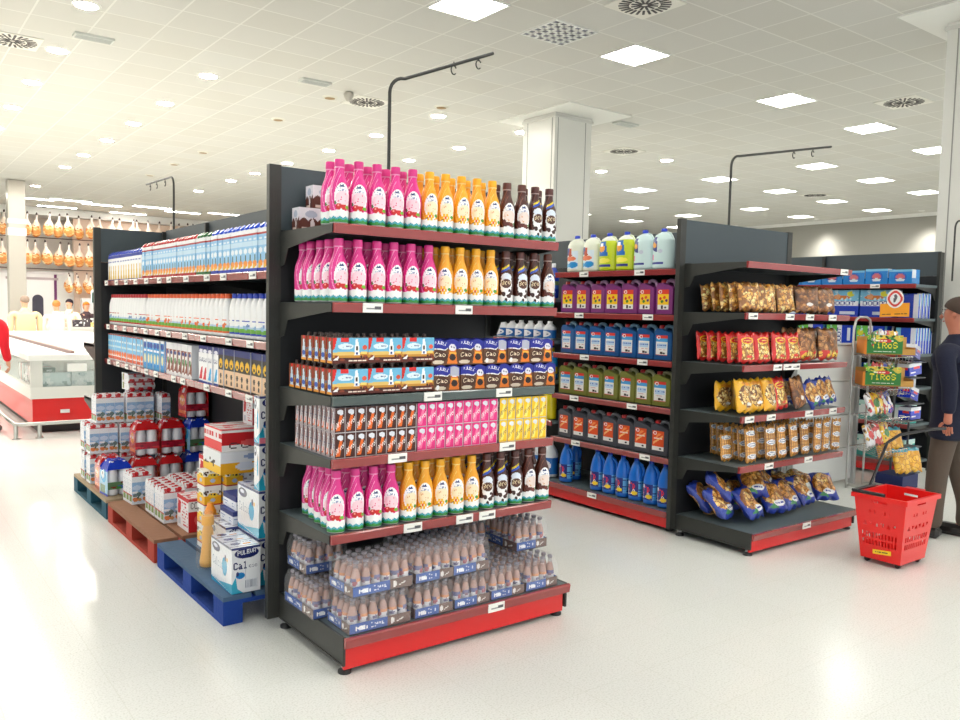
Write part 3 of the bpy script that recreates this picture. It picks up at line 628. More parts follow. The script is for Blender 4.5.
def bottle_tray(x, y, z, rz, label, nx=6, ny=4):
    p = .0505; w, d = nx*p+.006, ny*p+.006
    r = empty('bottle_tray', (x, y, z), rz, label, 'bottle tray', 'shrink wrapped trays of small glass bottles'); r.scale = (1, 1, 1.13)
    t = MB(); h = .042; t.box(-w/2, w/2, -d/2, d/2, 0, .003, (90, 80, 80))
    cf, cs = tray_canvas(int(w*170)), tray_canvas(int(d*170))
    e = .0
    t.quad((-w/2, -d/2, 0), (w/2, -d/2, 0), (w/2, -d/2, h), (-w/2, -d/2, h), cf); t.quad((w/2, d/2, 0), (-w/2, d/2, 0), (-w/2, d/2, h), (w/2, d/2, h), cf)
    t.quad((-w/2, d/2, 0), (-w/2, -d/2, 0), (-w/2, -d/2, h), (-w/2, d/2, h), cs); t.quad((w/2, -d/2, 0), (w/2, d/2, 0), (w/2, d/2, h), (w/2, -d/2, h), cs)
    t.build('tray', 'film', r)
    for i in range(nx):
        for j in range(ny): glass_bottle(r, (i-(nx-1)/2)*p, (j-(ny-1)/2)*p, .003)
    q = .003; f = MB(); W, D, H = w/2+q, d/2+q, .137; i = .035
    c8 = [(-W, -D), (W, -D), (W, D), (-W, D)]; t8 = [(-W+i*.4, -D+i*.4), (W-i*.4, -D+i*.4), (W-i*.4, D-i*.4), (-W+i*.4, D-i*.4)]
    V = [(a, b, .001) for a, b in c8]+[(a, b, .10) for a, b in c8]+[(a, b, H+.003) for a, b in t8]
    f.add(V, [(0, 1, 5, 4), (1, 2, 6, 5), (2, 3, 7, 6), (3, 0, 4, 7), (4, 5, 9, 8), (5, 6, 10, 9), (6, 7, 11, 10), (7, 4, 8, 11), (8, 9, 10, 11)], lin((255, 255, 255)))
    f.build('shrink_film', M['wrapfilm'], r); return r
M['wrapfilm'] = mat('crinkled_shrink_wrap', (250, 252, 255), rough=.1, alpha=.07, bump=(60, 1.0), spec=.8)
zb = .1755; H = .1605
H90 = PI/2
for (x, y, lv, rz, lab) in (
    (1.848, 3.20, 0, 0, 'wide wrapped tray of small bottles at the front left corner of lower layer'),
    (2.134, 3.25, 0, H90, 'wrapped tray of small bottles just right of the front left one, lower layer'),
    (2.355, 3.25, 0, H90, 'wrapped tray of small bottles in the middle of the lower layer'),
    (2.575, 3.25, 0, H90, 'loosely filled wrapped tray right of the middle, lower layer'),
    (2.80, 3.25, 0, H90, 'wrapped tray of small bottles at the right end of lower layer'),
    (1.745, 3.50, 0, H90, 'wrapped tray turned sideways at the back left, lower layer'),
    (1.96, 3.50, 0, H90, 'wrapped tray hidden behind the front left tray, lower layer'),
    (1.862, 3.21, 1, .03, 'wide wrapped tray of small bottles on top at the front left'),
    (2.141, 3.26, 1, H90, 'wrapped tray of small bottles on top, second from left'),
    (2.353, 3.26, 1, H90, 'wrapped tray of small bottles on top, third from left'),
    (2.60, 3.585, 1, H90-.0, 'wrapped tray set back on top behind the empty gap'),
    (2.855, 3.40, 1, H90, 'wrapped tray of small bottles on top at the right end'),
    (1.78, 3.60, 1, 0.0, 'wrapped tray on top at the back left against the dark panel'),
    (2.60, 3.585, 0, H90, 'wrapped tray at the back under the set back tray, lower layer'),
    (2.82, 3.585, 0, H90, 'wrapped tray at the back right corner, lower layer')):
    big = (nx, ny) = (6, 4)
    if lab.startswith('wrapped tray on top at the back left'): nx, ny = 4, 4
    bottle_tray(x-.035, y, zb+lv*H, rz, lab, nx, ny)
# ------------------------------------------------------------------ milk aisle run: cartons and bottles standing side by side
def carton_canvas(kind):
    c = Canvas(14, 44, (245, 245, 247))
    if kind == 'gold': c.rect(0, .88, 1, 1, (40, 60, 160)); c.poly([(.2, .05), (.8, .05), (.6, .6), (.4, .6)], (224, 186, 60)); c.text(.1, .68, .8, .12, 'Leche', (60, 80, 170)); c.rect(0, 0, 1, .05, (40, 60, 140))
    elif kind in ('red', 'green', 'blue'):
        cc = dict(red=(190, 30, 36), green=(40, 120, 60), blue=(20, 60, 190))[kind]
        c.rect(0, .2, 1, .86, (150, 200, 236)); c.rect(0, .62, 1, .72, (200, 225, 245)); c.ell(.5, .5, .4, .06, (235, 242, 250)); c.rect(.2, .74, .8, .8, (230, 240, 250)); c.rect(0, .87, 1, .9, (176, 40, 40)); c.rect(.4, .25, .62, .40, (60, 80, 50)); c.ell(.5, .2, .45, .08, (246, 150, 40)); c.ell(.3, .13, .25, .05, (240, 190, 60)); c.rect(0, 0, 1, .08, cc)
    elif kind == 'orange': c.rect(0, .3, 1, .95, (120, 190, 232)); c.rect(0, .5, 1, .56, (200, 225, 240)); c.ell(.5, .28, .5, .1, (232, 110, 40)); c.rect(0, .04, 1, .16, (226, 90, 40)); c.rect(.2, .7, .8, .78, (235, 240, 245)); c.rect(0, .95, 1, 1, (170, 60, 50))
    elif kind == 'sky': c.rect(0, 0, 1, .9, (60, 160, 220)); c.ell(.5, .8, .45, .1, (40, 70, 160)); c.ell(.5, .36, .3, .16, (236, 226, 170)); c.text(.05, .56, .9, .12, 'Leche', (245, 245, 255)); c.ell(.5, .14, .3, .06, (30, 130, 210))
    elif kind == 'nutty': c.rect(0, .8, 1, 1, (235, 235, 238)); c.rect(0, .1, 1, .8, (140, 70, 50)); c.poly([(.1, .1), (.9, .5), (.9, .8), (.3, .7)], (238, 236, 234)); c.ell(.5, .45, .25, .1, (60, 130, 60)); c.ell(.5, .7, .3, .06, (40, 60, 130)); c.ell(.5, .08, .3, .06, (245, 245, 245))
    elif kind in ('calr', 'calb'): c.rect(0, .82, 1, 1, (24, 34, 120)); c.ell(.5, .86, .4, .05, (240, 240, 250)); c.text(.1, .55, .8, .14, 'Cal', (30, 40, 110)); c.poly([(.1, .1), (.7, .1), (.8, .45), (.5, .4)], (215, 36, 60) if kind == 'calr' else (60, 170, 225)); c.rect(0, 0, 1, .04, (60, 90, 180))
    elif kind == 'bee': c = Canvas(14, 44, (50, 42, 40)); c.rect(0, .04, 1, .46, (232, 196, 160)); c.ell(.5, .62, .35, .12, (240, 190, 30)); c.ell(.5, .58, .15, .04, (40, 30, 30)); c.rect(0, .85, 1, 1, (40, 50, 120)); c.ell(.5, .3, .18, .07, (50, 44, 44)); c.ell(.5, .14, .18, .06, (60, 50, 50))
    elif kind == 'plaincard': c.rect(0, 0, 1, 1, (110, 140, 170))
    return c
RK = {}
CAPK = dict(gold=(40, 70, 190), red=(196, 30, 40), green=(40, 110, 60), blue=(20, 80, 215))
CDESC = dict(gold='white and gold', red='sky blue red capped', green='sky blue green capped', blue='sky blue dark blue capped', orange='light blue and orange', sky='bright blue', nutty='brown and white', calr='white, blue and red', calb='white and light blue', bee='black and cream')
def carton(kind, x, y, z, h, wy, label, dx=.09):
    key = (kind, h, wy)
    if key not in RK:
        # faces -X: built facing -Y then turned
        c = carton_canvas(kind); sd = Canvas(4, 12, (225, 228, 235)); m = MB()
        if kind in CAPK:
            hb = h*.90; w, d = wy, dx
            m.pbox(w, d, hb, c, side=c)
            m.quad((-w/2, -d/2, hb), (w/2, -d/2, hb), (w/2, 0, h*.985), (-w/2, 0, h*.985), Canvas(1, 1, (238, 238, 242))); m.quad((w/2, d/2, hb), (-w/2, d/2, hb), (-w/2, 0, h*.985), (w/2, 0, h*.985), Canvas(1, 1, (238, 238, 242)))
            for s in (-1, 1): m.add([(s*w/2, -d/2, hb), (s*w/2, d/2, hb), (s*w/2, 0, h*.985)], [(0, 1, 2) if s > 0 else (0, 2, 1)], lin((235, 235, 240)))
            o = m.build('milk_carton', 'card'); k = MB(); T = Matrix.Translation((0, -d*.27, hb+h*.04)) @ Matrix.Rotation(.75, 4, 'X')
            th = np.arange(10)*2*PI/10; V = [T @ Vector((.020*math.cos(t), .020*math.sin(t), zz)) for zz in (0, .017) for t in th]
            k.add([v[:] for v in V], [(i, (i+1) % 10, 10+(i+1) % 10, 10+i) for i in range(10)]+[tuple(range(10, 20))], lin(CAPK[kind])); k.build('screw_cap', 'print', o)
        else:
            m.pbox(wy, dx, h, c, side=sd, top=Canvas(1, 1, dict(bee=(30, 40, 110), calr=(24, 34, 120), calb=(24, 34, 120)).get(kind, (225, 228, 235)))); o = m.build('milk_carton', 'card')
        RK[key] = o
    else: o = copy_tree(RK[key])
    o.location = (x, y, z); o.rotation_euler = (0, 0, -H90+random.uniform(-.02, .02)); return tag(o, label, 'milk carton', 'cartons along the milk aisle shelves')
def dairy_canvas(kind):
    cc = dict(red=(190, 26, 36), orange=(240, 110, 40), blue=(24, 60, 180))[kind]
    c = Canvas(30, 40, (248, 248, 248)); c.rect(0, .10, 1, .14, cc); c.rect(0, .14, 1, .24, (110, 180, 60)); c.rect(0, .24, 1, .3, (190, 215, 240))
    for x in (.15, .5, .85): c.ell(x, .28, .07, .05, (cc if kind == 'orange' else (150, 190, 225))); c.rect(x-.1, .42, x+.1, .44, cc); c.ell(x+.05, .33, .05, .04, (120, 150, 200) if kind != 'orange' else (230, 120, 60))
    return c
DB = {}
def dairy_bottle(kind, x, y, z, label):
    if kind not in DB:
        m = MB(); m.lathe([(.02, 0), (.037, .004), (.038, .02), (.038, .15), (.036, .18), (.028, .215), (.02, .235)], canvas=dairy_canvas(kind)); o = m.build('dairy_bottle', 'print')
        k = MB(); cc = dict(red=(196, 30, 40), orange=(244, 100, 40), blue=(24, 60, 185))[kind]; k.lathe([(.021, .234), (.022, .24), (.022, .258), (.02, .262)], cc, segs=12); k.build('cap', 'print', o); DB[kind] = o
    else: o = copy_tree(DB[kind])
    o.location = (x, y, z); o.rotation_euler = (0, 0, random.uniform(0, 6)); return tag(o, label, 'milk bottle', 'white bottles on the middle milk aisle shelf')
cn = {}
def nxt(k): cn[k] = cn.get(k, 0)+1; return cn[k]-1
def fillrow(kind, ya, yb, z, h, wy, shelf, x=1.785):
    n = int(round((yb-ya)/wy)); k = 0
    for i in range(n):
        y = yb-(i+.5)*(yb-ya)/n
        if any(abs(y-j) < .0 for j in (5.36, 6.66)): continue
        carton(kind, x+random.uniform(-.004, .004), y, z, h, wy-.003, f"{CDESC[kind]} milk carton, {ORD[k]} of its kind from left, {shelf} aisle shelf"); k += 1
zt = 1.7815
fillrow('gold', 6.70, 7.78, zt, .235, .084, 'top'); fillrow('red', 5.40, 6.66, zt, .262, .066, 'top'); fillrow('green', 5.13, 5.39, zt, .262, .066, 'top'); fillrow('blue', 3.93, 5.12, zt, .262, .071, 'top')
z2 = 1.4015
for kind, ya, yb in (('red', 6.68, 7.80), ('orange', 4.88, 6.64), ('blue', 3.93, 4.84)):
    n = int((yb-ya)/.0775)
    for i in range(n): dairy_bottle(kind, 1.785, yb-(i+.5)*(yb-ya)/n, z2, f"white dairy bottle with {kind} cap, {ORD[i]} from left on the middle aisle shelf")
zl = 1.0965
fillrow('orange', 6.68, 7.80, zl, .225, .058, 'lower'); fillrow('sky', 6.12, 6.64, zl, .225, .084, 'lower'); fillrow('nutty', 5.47, 6.05, zl, .225, .082, 'lower')
fillrow('calb', 4.98, 5.16, zl, .235, .088, 'lower'); fillrow('calr', 5.16, 5.35, zl, .235, .094, 'lower'); fillrow('bee', 3.93, 4.97, zl, .235, .087, 'lower')
# dark wrap multipack between
o = MB().pbox(.06, .10, .225, Canvas(4, 4, (60, 120, 190))).build('milk_carton_pack', 'film', loc=(1.80, 6.09, zl), rz=-H90); tag(o, 'blue wrapped carton pack closing the bright blue row, lower aisle shelf', 'carton pack')
# ------------------------------------------------------------------ snack display
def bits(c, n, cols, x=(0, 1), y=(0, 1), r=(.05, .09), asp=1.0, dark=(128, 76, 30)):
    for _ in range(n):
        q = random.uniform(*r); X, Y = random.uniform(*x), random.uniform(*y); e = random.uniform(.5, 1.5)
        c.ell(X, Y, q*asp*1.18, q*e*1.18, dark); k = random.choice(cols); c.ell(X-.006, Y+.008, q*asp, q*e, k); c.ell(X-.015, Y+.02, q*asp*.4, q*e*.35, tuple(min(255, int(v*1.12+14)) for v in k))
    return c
GOLD = [(226, 166, 74), (208, 142, 52), (238, 190, 108), (190, 120, 44)]
def bag_canvas(kind):
    c = Canvas(34, 40, (150, 96, 44))
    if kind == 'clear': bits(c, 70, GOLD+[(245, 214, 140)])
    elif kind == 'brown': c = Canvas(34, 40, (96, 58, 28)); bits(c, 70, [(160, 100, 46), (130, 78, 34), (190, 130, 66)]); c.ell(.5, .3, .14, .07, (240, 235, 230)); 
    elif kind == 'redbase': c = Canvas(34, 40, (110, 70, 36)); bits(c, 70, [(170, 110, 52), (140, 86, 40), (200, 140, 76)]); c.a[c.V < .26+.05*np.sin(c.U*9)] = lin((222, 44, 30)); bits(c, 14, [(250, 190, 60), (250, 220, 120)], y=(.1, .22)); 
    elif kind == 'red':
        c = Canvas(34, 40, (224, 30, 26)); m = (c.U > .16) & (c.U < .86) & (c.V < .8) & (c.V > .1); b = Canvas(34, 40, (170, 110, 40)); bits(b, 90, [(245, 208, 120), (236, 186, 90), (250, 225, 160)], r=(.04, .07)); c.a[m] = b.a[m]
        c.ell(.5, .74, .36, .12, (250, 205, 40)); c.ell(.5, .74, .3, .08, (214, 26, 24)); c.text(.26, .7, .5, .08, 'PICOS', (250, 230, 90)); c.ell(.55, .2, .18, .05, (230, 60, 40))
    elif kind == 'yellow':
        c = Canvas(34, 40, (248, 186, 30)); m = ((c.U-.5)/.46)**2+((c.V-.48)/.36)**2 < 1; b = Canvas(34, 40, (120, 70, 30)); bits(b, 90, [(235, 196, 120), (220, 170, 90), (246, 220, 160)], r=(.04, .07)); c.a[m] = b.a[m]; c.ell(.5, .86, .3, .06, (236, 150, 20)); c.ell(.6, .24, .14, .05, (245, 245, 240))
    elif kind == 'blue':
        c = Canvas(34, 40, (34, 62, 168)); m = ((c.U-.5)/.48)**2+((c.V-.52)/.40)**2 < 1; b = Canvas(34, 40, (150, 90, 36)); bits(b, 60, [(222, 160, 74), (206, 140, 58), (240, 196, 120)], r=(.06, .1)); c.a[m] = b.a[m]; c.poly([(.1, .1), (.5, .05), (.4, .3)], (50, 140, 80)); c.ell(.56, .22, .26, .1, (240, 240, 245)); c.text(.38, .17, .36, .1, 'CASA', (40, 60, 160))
    return c
BAGM = {}
def bag_mesh(kind, w, h, t, seed):
    key = (kind, w, h, t, seed)
    if key not in BAGM:
        r = np.random.RandomState(seed*13+5); a, b_, c_, d_ = r.uniform(0, 6, 4); m = MB()
        def fn(sg, flip):
            def f(U, V):
                u = 2*U-1; v = 2*V-1; prof = np.clip(1-np.abs(u)**3, 0, 1)**.6*np.clip(1-np.abs(v)**5, 0, 1)**.6
                if kind != 'stick': prof = prof*(.85+.15*np.sin(u*6+a)*np.cos(v*5+b_))
                X = (-u if flip else u)*w/2*(1-.06*(1-np.abs(v)**4)+.02*np.sin(v*9+c_)); uu = -u if flip else u
                Y = -sg*t/2*prof+.006*np.sin(uu*7+d_)*np.abs(v)**3; Z = V*h+.008*np.sin(uu*8+a)*(np.abs(v)**8)
                return X, Y, Z
            return f
        cv = bag_canvas(kind) if kind != 'stick' else stick_canvas(seed)
        m.patch(fn(1, False), cv, True); m.patch(fn(-1, True), cv, True)
        BAGM[key] = m.build('snack_bag', 'bag'); return BAGM[key]
    return copy_tree(BAGM[key])
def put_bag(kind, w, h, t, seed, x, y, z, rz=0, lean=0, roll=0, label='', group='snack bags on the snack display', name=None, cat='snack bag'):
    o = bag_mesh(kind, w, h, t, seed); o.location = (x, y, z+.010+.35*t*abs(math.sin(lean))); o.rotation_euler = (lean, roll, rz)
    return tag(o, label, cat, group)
R4 = random.uniform
z1 = 1.62
# first filled shelf: clear bags standing one behind the other
for c_, (x, kind, n) in enumerate(((4.79, 'clear', 5), (4.99, 'clear', 4), (5.22, 'clear', 3), (5.50, 'brown', 3), (5.76, 'brown', 3))):
    for k in range(n):
        put_bag(kind, .19 if c_ < 3 else .24, .185+.01*(k % 2), .06, k % 3+3*c_, x+R4(-.01, .01)+.012*k*(c_ == 0), 3.345+k*.085, z1, R4(-.15, .15)-.1, -.16, R4(-.04, .04), f"{'clear bag of golden' if kind == 'clear' else 'brown clear bag of'} snacks, {ORD[c_]} column from left, {ORD[k]} back, upper snack shelf")
z1 = 1.2695
for k in range(5): put_bag('red', .155, .20, .05, k % 2, 4.775+.004*k, 3.335+k*.088, z1, -.2, -.13, R4(-.05, .05), f"red snack bag, {ORD[k]} back in the left column, second snack shelf")
for c_, x in enumerate((4.95, 5.145, 5.32)):
    for k in range(3): put_bag('red', .17, .20, .055, k % 2, x, 3.33+k*.09, z1, -.1+R4(-.1, .1), -.14, R4(-.1, .1), f"red snack bag, {ORD[k]} back in the {ORD[c_+1]} column from left, second snack shelf")
for c_, x in enumerate((5.54, 5.83)):
    for k in range(2): put_bag('redbase', .26, .235, .09, c_, x, 3.36+k*.12, z1, R4(-.1, .1), -.1, 0, f"big clear bag with red base, {ORD[c_]} of two, {'front' if k == 0 else 'back'} row, second snack shelf")
z1 = .9245
for c_, (x, kd, sd, w) in enumerate(((4.77, 'yellow', 1, .19), (4.93, 'yellow', 2, .19), (5.07, 'yellow', 3, .17), (5.23, 'red', 5, .17), (5.44, 'brown', 6, .17))):
    put_bag(kd, w, .225, .075, sd, x, 3.33+.02*(c_ % 2), z1+.004, R4(-.15, .15), -.22, (.1, -.05, .06, -.1, -.12)[c_], f"{ {'yellow': 'yellow', 'red': 'red and gold', 'brown': 'brown clear'}[kd]} snack bag, {ORD[c_]} from left at the front, third snack shelf")
for k in range(3): put_bag('yellow', .19, .2, .07, k, 4.79+k*.2, 3.52, z1, 0, -.1, .05, f"yellow snack bag of the back row, {ORD[k]} from left, third snack shelf")
for k in range(3): put_bag('blue', .18, .19, .06, k, 5.43+k*.17, 3.55, z1, R4(-.2, .2), -.2, R4(-.1, .1), f"blue and gold bag of the back row, {ORD[k]} from left, third snack shelf")
for k, (x, rl) in enumerate(((5.66, -.5), (5.80, -.25), (5.93, -.15))): put_bag('blue', .15, .20, .06, 3+k, x, 3.33+.02*k, z1+.01, R4(-.1, .1), -.3, rl, f"blue and gold bag at the right front, {ORD[k]} of three, third shelf")
def stick_canvas(seed):
    c = Canvas(26, 48, (222, 158, 66))
    for k in range(5): c.rect(.04+k*.19, 0, .075+k*.19, 1, (150, 88, 30)); c.rect(.11+k*.19, 0, .14+k*.19, 1, (244, 196, 110))
    for y in np.arange(.05, 1, .11): c.rect(0, y, 1, y+.018, (176, 112, 40))
    if seed % 3 == 2: c.a *= .8
    for y in (.16, .5, .84): c.ell(.5, y, .44, .075, (242, 244, 248)); c.ell(.5, y, .36, .045, (60, 90, 140)); c.ell(.5, y, .3, .028, (240, 242, 246))
    return c
z1 = .5845; cnt = 0
for c_, (x, w, n) in enumerate(((4.76, .10, 1), (4.87, .115, 6), (5.10, .11, 3), (5.235, .10, 3), (5.40, .115, 3), (5.54, .10, 3), (5.68, .09, 3), (5.80, .10, 2), (5.93, .10, 2))):
    for k in range(n):
        put_bag('stick', w, .235 if c_ != 0 else .19, .035, (k+c_) % 3, x+.016*k*(c_ == 1), 3.32+k*.07+(.12 if c_ == 0 else 0)+R4(0, .02), z1, R4(-.2, .2) if c_ != 1 else -.05-.08*k, -.12 if c_ < 6 else -.05, (0 if c_ < 6 else .08), f"golden breadstick pack, {ORD[c_]} column from left, {ORD[k]} back, fourth snack shelf", 'breadstick packs on the snack display', cat='breadstick pack')
z1 = .160
def lay(x, y, z, k, seed, rz, label, kind='blue', w=.20, h=.24, t=.11, lean=.75):
    o = put_bag(kind, w, h, t, seed, x, y, z, rz, -lean, 0, label); return o
lbl = ['at the far left front', 'second from left', 'third from left', 'fourth from left', 'fifth from left', 'sixth from left']
for k, (x, y, rz, rl) in enumerate(((4.79, 3.45, .3, .2), (4.96, 3.34, .15, .1), (5.22, 3.35, -.3, 0), (5.45, 3.36, .1, .1), (5.68, 3.38, .15, 0), (5.91, 3.37, -.5, 0))):
    lay(x, y-.02, .162, k, k, rz, f"blue and gold bread bag {lbl[k]}, front row of base shelf")
for k, (x, y, rz) in enumerate(((4.85, 3.60, .4), (5.08, 3.52, -.2), (5.30, 3.56, .2), (5.53, 3.58, 0), (5.75, 3.58, .3))):
    lay(x, y+.02, .165, k, k+1, rz, f"blue and gold bread bag {lbl[k]}, back row of base shelf")
for k, (x, y, rz) in enumerate(((4.86, 3.45, .7), (5.10, 3.40, -.5), (5.39, 3.47, .4))):
    lay(x, y+.03, .27, k, k+2, rz, f"blue and gold bread bag {lbl[k]}, on top of base pile")
for k, (x, y) in enumerate(((5.66, 3.47), (5.86, 3.48))):
    put_bag('clear', .2, .17, .07, 7+k, x, y, .30, .3, -1.3, 0, f"clear bag of golden rolls on the pile, {ORD[k]} of two, base shelf")
for k, (x, y) in enumerate(((5.02, 3.70), (5.42, 3.72))):
    m = MB(); m.box(-.16, .16, -.006, .006, 0, .2, (196, 150, 96)); m.box(.15, .162, -.05, .0, 0, .2, (206, 160, 104)); m.box(-.16, .16, -.05, 0, 0, .01, (190, 146, 92))
    tag(m.build('cardboard_divider', 'card', loc=(x, y, .157+.09*0)), f"brown cardboard divider standing behind the blue bags, {'left' if k == 0 else 'right'} one", 'cardboard')
# ------------------------------------------------------------------ cleaning products
def jc_label(kind):
    c = Canvas(22, 34, (240, 238, 236))
    if kind in ('purple',): c.rect(0, .25, 1, .78, (250, 205, 30)); c.rect(0, .76, 1, 1, (228, 60, 40)); [c.ell(x, y, .13, .07, k) for x, y, k in ((.25, .55, (206, 40, 40)), (.6, .6, (230, 80, 30)), (.8, .45, (90, 40, 120)), (.4, .4, (60, 120, 40)))]; c.rect(.3, .03, .5, .2, (60, 40, 40))
    elif kind == 'black': c.rect(0, .22, 1, 1, (232, 86, 40)); c.poly([(.1, .3), (.9, .7), (.9, .8), (.1, .42)], (250, 190, 120)); c.poly([(.1, .5), (.8, .88), (.5, .88)], (250, 150, 80)); c.text(.12, .55, .75, .12, 'LEMA', (250, 230, 220), up=.15)
    else: c.rect(0, .85, 1, 1, (226, 60, 50)); c.rect(0, .68, 1, .85, (70, 160, 220)); c.rect(.1, .35, .9, .6, (190, 214, 240)); c.text(.1, .42, .8, .14, 'LEMA', (90, 130, 200), up=.06); c.lines(3, (200, 120, 140), .1, .22, .9, .34); c.rect(0, 0, 1, .02, (220, 60, 50)); c.rect(.35, .05, .6, .18, (60, 40, 40))
    c.ell(.22, .88, .16, .09, (245, 240, 240)); c.ell(.22, .88, .1, .05, (210, 40, 50)); c.ell(.7, .1, .1, .05, (40, 40, 60)); return c
JC = {}; JCOL = dict(purple=(132, 50, 124), blue=(28, 86, 150), olive=(122, 124, 56), black=(74, 76, 86)); JTOP = dict(purple=(170, 130, 170), blue=(110, 150, 176), olive=(160, 160, 124), black=(110, 112, 120))
def jerrycan(kind, x, y, z, label, group):
    if kind not in JC:
        w, d, h = .166, .115, .265; c = JCOL[kind]; m = MB()
        # faces -Y, cap at left
        bm = bmesh.new(); V = []
        prof = [(-w/2, .004), (w/2, .004), (w/2, .198), (w/2-.02, .212), (.012, .226), (-.015, .238), (-w/2+.018, .238), (-w/2, .216)]
        ring = lambda yy, s: [(px*s, yy, .12+(pz-.12)*s) for px, pz in prof]
        m.add(ring(-d/2+.008, .97)+ring(-d/2+.014, 1.)+ring(d/2-.014, 1.)+ring(d/2-.008, .97),
              [tuple(range(8))]+[tuple(range(24, 32))[::-1]]+[(k*8+i, (k+1)*8+i, (k+1)*8+(i+1) % 8, k*8+(i+1) % 8) for k in range(3) for i in range(8)], lin(c))
        o = m.build('canister', 'print', fix=True)
        hd = MB(); hd.tube([(-.018, 0, .232), (-.008, 0, .250), (.012, 0, .257), (w/2-.034, 0, .250), (w/2-.018, 0, .232), (w/2-.016, 0, .2)], [.014, .015, .015, .015, .015, .014], JTOP[kind], segs=8); hd.build('handle', 'print', o)
        cp = MB(); cp.lathe([(.022, .236), (.022, .258), (.019, .262)], (190, 30, 36), segs=14, cx=-.048); cp.build('cap', 'print', o)
        lb = MB(); q = -d/2+.0065; lb.quad((-.062, q, .04), (.045, q, .04), (.045, q, .188), (-.062, q, .188), jc_label(kind)); lb.build('label_sticker', 'print', o)
        JC[kind] = o
    else: o = copy_tree(JC[kind])
    o.location = (x, y, z); o.rotation_euler = (0, 0, -H90+R4(-.08, .08)); return tag(o, label, 'canister', group)
JN = dict(purple='purple canister with yellow fruit label', blue='dark blue canister with pale label', olive='olive green canister with pale label', black='black canister with orange label')
JS = dict(purple='second', blue='third', olive='fourth', black='fifth')
for kind, z in (('purple', 1.9265-.335), ('blue', 1.2515), ('olive', .9065), ('black', .5365)):
    for k in range(7):
        jerrycan(kind, 4.79, 5.075-k*.172+R4(-.004, .004), z+.0005 if kind != 'purple' else 1.5915, f"{JN[kind]}, {ORD[k]} from left on the {JS[kind]} cleaning shelf", f"{JN[kind]}s")
def jug_canvas(kind):
    bg = dict(milky=(236, 240, 222), lime=(206, 222, 30), aqua=(212, 236, 236))[kind]; c = Canvas(60, 56, bg)
    x = .47
    if kind == 'milky': c.rect(x-.16, .1, x+.14, .62, (226, 240, 250)); c.rect(x-.16, .5, x-.02, .72, (30, 60, 150)); c.poly([(x-.04, .45), (x+.04, .48), (x+.03, .7), (x-.02, .7)], (200, 80, 40)); c.ell(x, .4, .12, .07, (240, 130, 90)); c.ell(x+.06, .22, .09, .09, (40, 150, 220)); c.ell(x-.07, .2, .06, .06, (90, 180, 230))
    elif kind == 'lime':
        c.a[c.V > .86] = lin((236, 240, 230)); c.poly([(x-.14, .42), (x+.1, .42), (x+.06, .84), (x-.08, .84)], (20, 110, 200)); c.ell(x-.02, .64, .07, .1, (245, 160, 40)); c.ell(x-.02, .74, .04, .05, (245, 245, 245)); c.ell(x+.02, .3, .12, .07, (250, 240, 90)); c.rect(x-.13, .12, x+.14, .19, (50, 60, 150))
    else: c.poly([(x-.14, .55), (x+.02, .45), (x, .85), (x-.12, .85)], (36, 50, 130)); c.ell(x-.05, .64, .05, .07, (245, 170, 60)); c.ell(x+.06, .48, .04, .05, (200, 210, 225)); c.rect(x-.14, .25, x-.06, .4, (240, 140, 190)); c.rect(x-.13, .14, x+.12, .2, (50, 60, 150))
    return c
JG = {}
def jug(kind, x, y, z, label, group=None):
    if kind not in JG:
        m = MB(); m.lathe([(.04, 0), (.086, .006), (.091, .02), (.091, .19), (.087, .225), (.068, .258), (.035, .275), (.021, .283)], canvas=jug_canvas(kind), sx=1, sy=.72)
        o = m.build('detergent_jug', 'print'); c = MB(); c.lathe([(.022, .281), (.023, .285), (.023, .302), (.018, .306)], (20, 60, 200), segs=14); c.build('cap', 'print', o)
        h = MB(); h.tube([(.03, 0, .275), (.058, 0, .266), (.078, 0, .24), (.084, 0, .21)], .010, tuple(int(v*.97) for v in dict(milky=(236, 240, 226), lime=(230, 238, 200), aqua=(212, 236, 236))[kind])); h.build('handle', 'print', o); JG[kind] = o
    else: o = copy_tree(JG[kind])
    o.location = (x, y, z); o.rotation_euler = (0, 0, -H90); return tag(o, label, 'detergent jug', group)
jl = [('milky', 'milky jug with blue and orange label, leftmost on the top cleaning shelf'), ('milky', 'milky jug with blue and orange label, second on the top cleaning shelf'), ('lime', 'lime yellow detergent jug, left one of the pair'), ('lime', 'lime yellow detergent jug, right one of the pair'),
      ('aqua', 'pale aqua detergent jug with navy label beside the lime jugs'), ('aqua', 'pale aqua detergent jug at the right end of the top cleaning shelf')]
for k, (kd, lb) in enumerate(jl): jug(kd, 4.785, 5.03-k*.186, 1.926, lb, 'detergent jugs on the top cleaning shelf')
for k in range(3): jug('aqua', 4.93, 4.6-k*.19, 1.926, f"pale detergent jug in the back row, {ORD[k]} from left, top cleaning shelf", 'detergent jugs on the top cleaning shelf')
def bleach_canvas():
    c = Canvas(56, 60, (24, 112, 214)); x = .46
    c.rect(0, .12, 1, .5, (28, 40, 130)); c.rect(.62, .12, .86, .5, (90, 170, 230)); c.lines(6, (30, 60, 150), .63, .14, .85, .48, .8)
    c.text(x-.14, .26, .24, .22, 'ESTR', (235, 40, 60), up=-.06); c.rect(x-.15, .4, x-.04, .49, (235, 235, 245)); c.text(x-.14, .13, .24, .14, 'ELLA', (245, 240, 245), up=.03); c.ell(x+.08, .2, .07, .05, (250, 214, 40)); return c
BLC = []
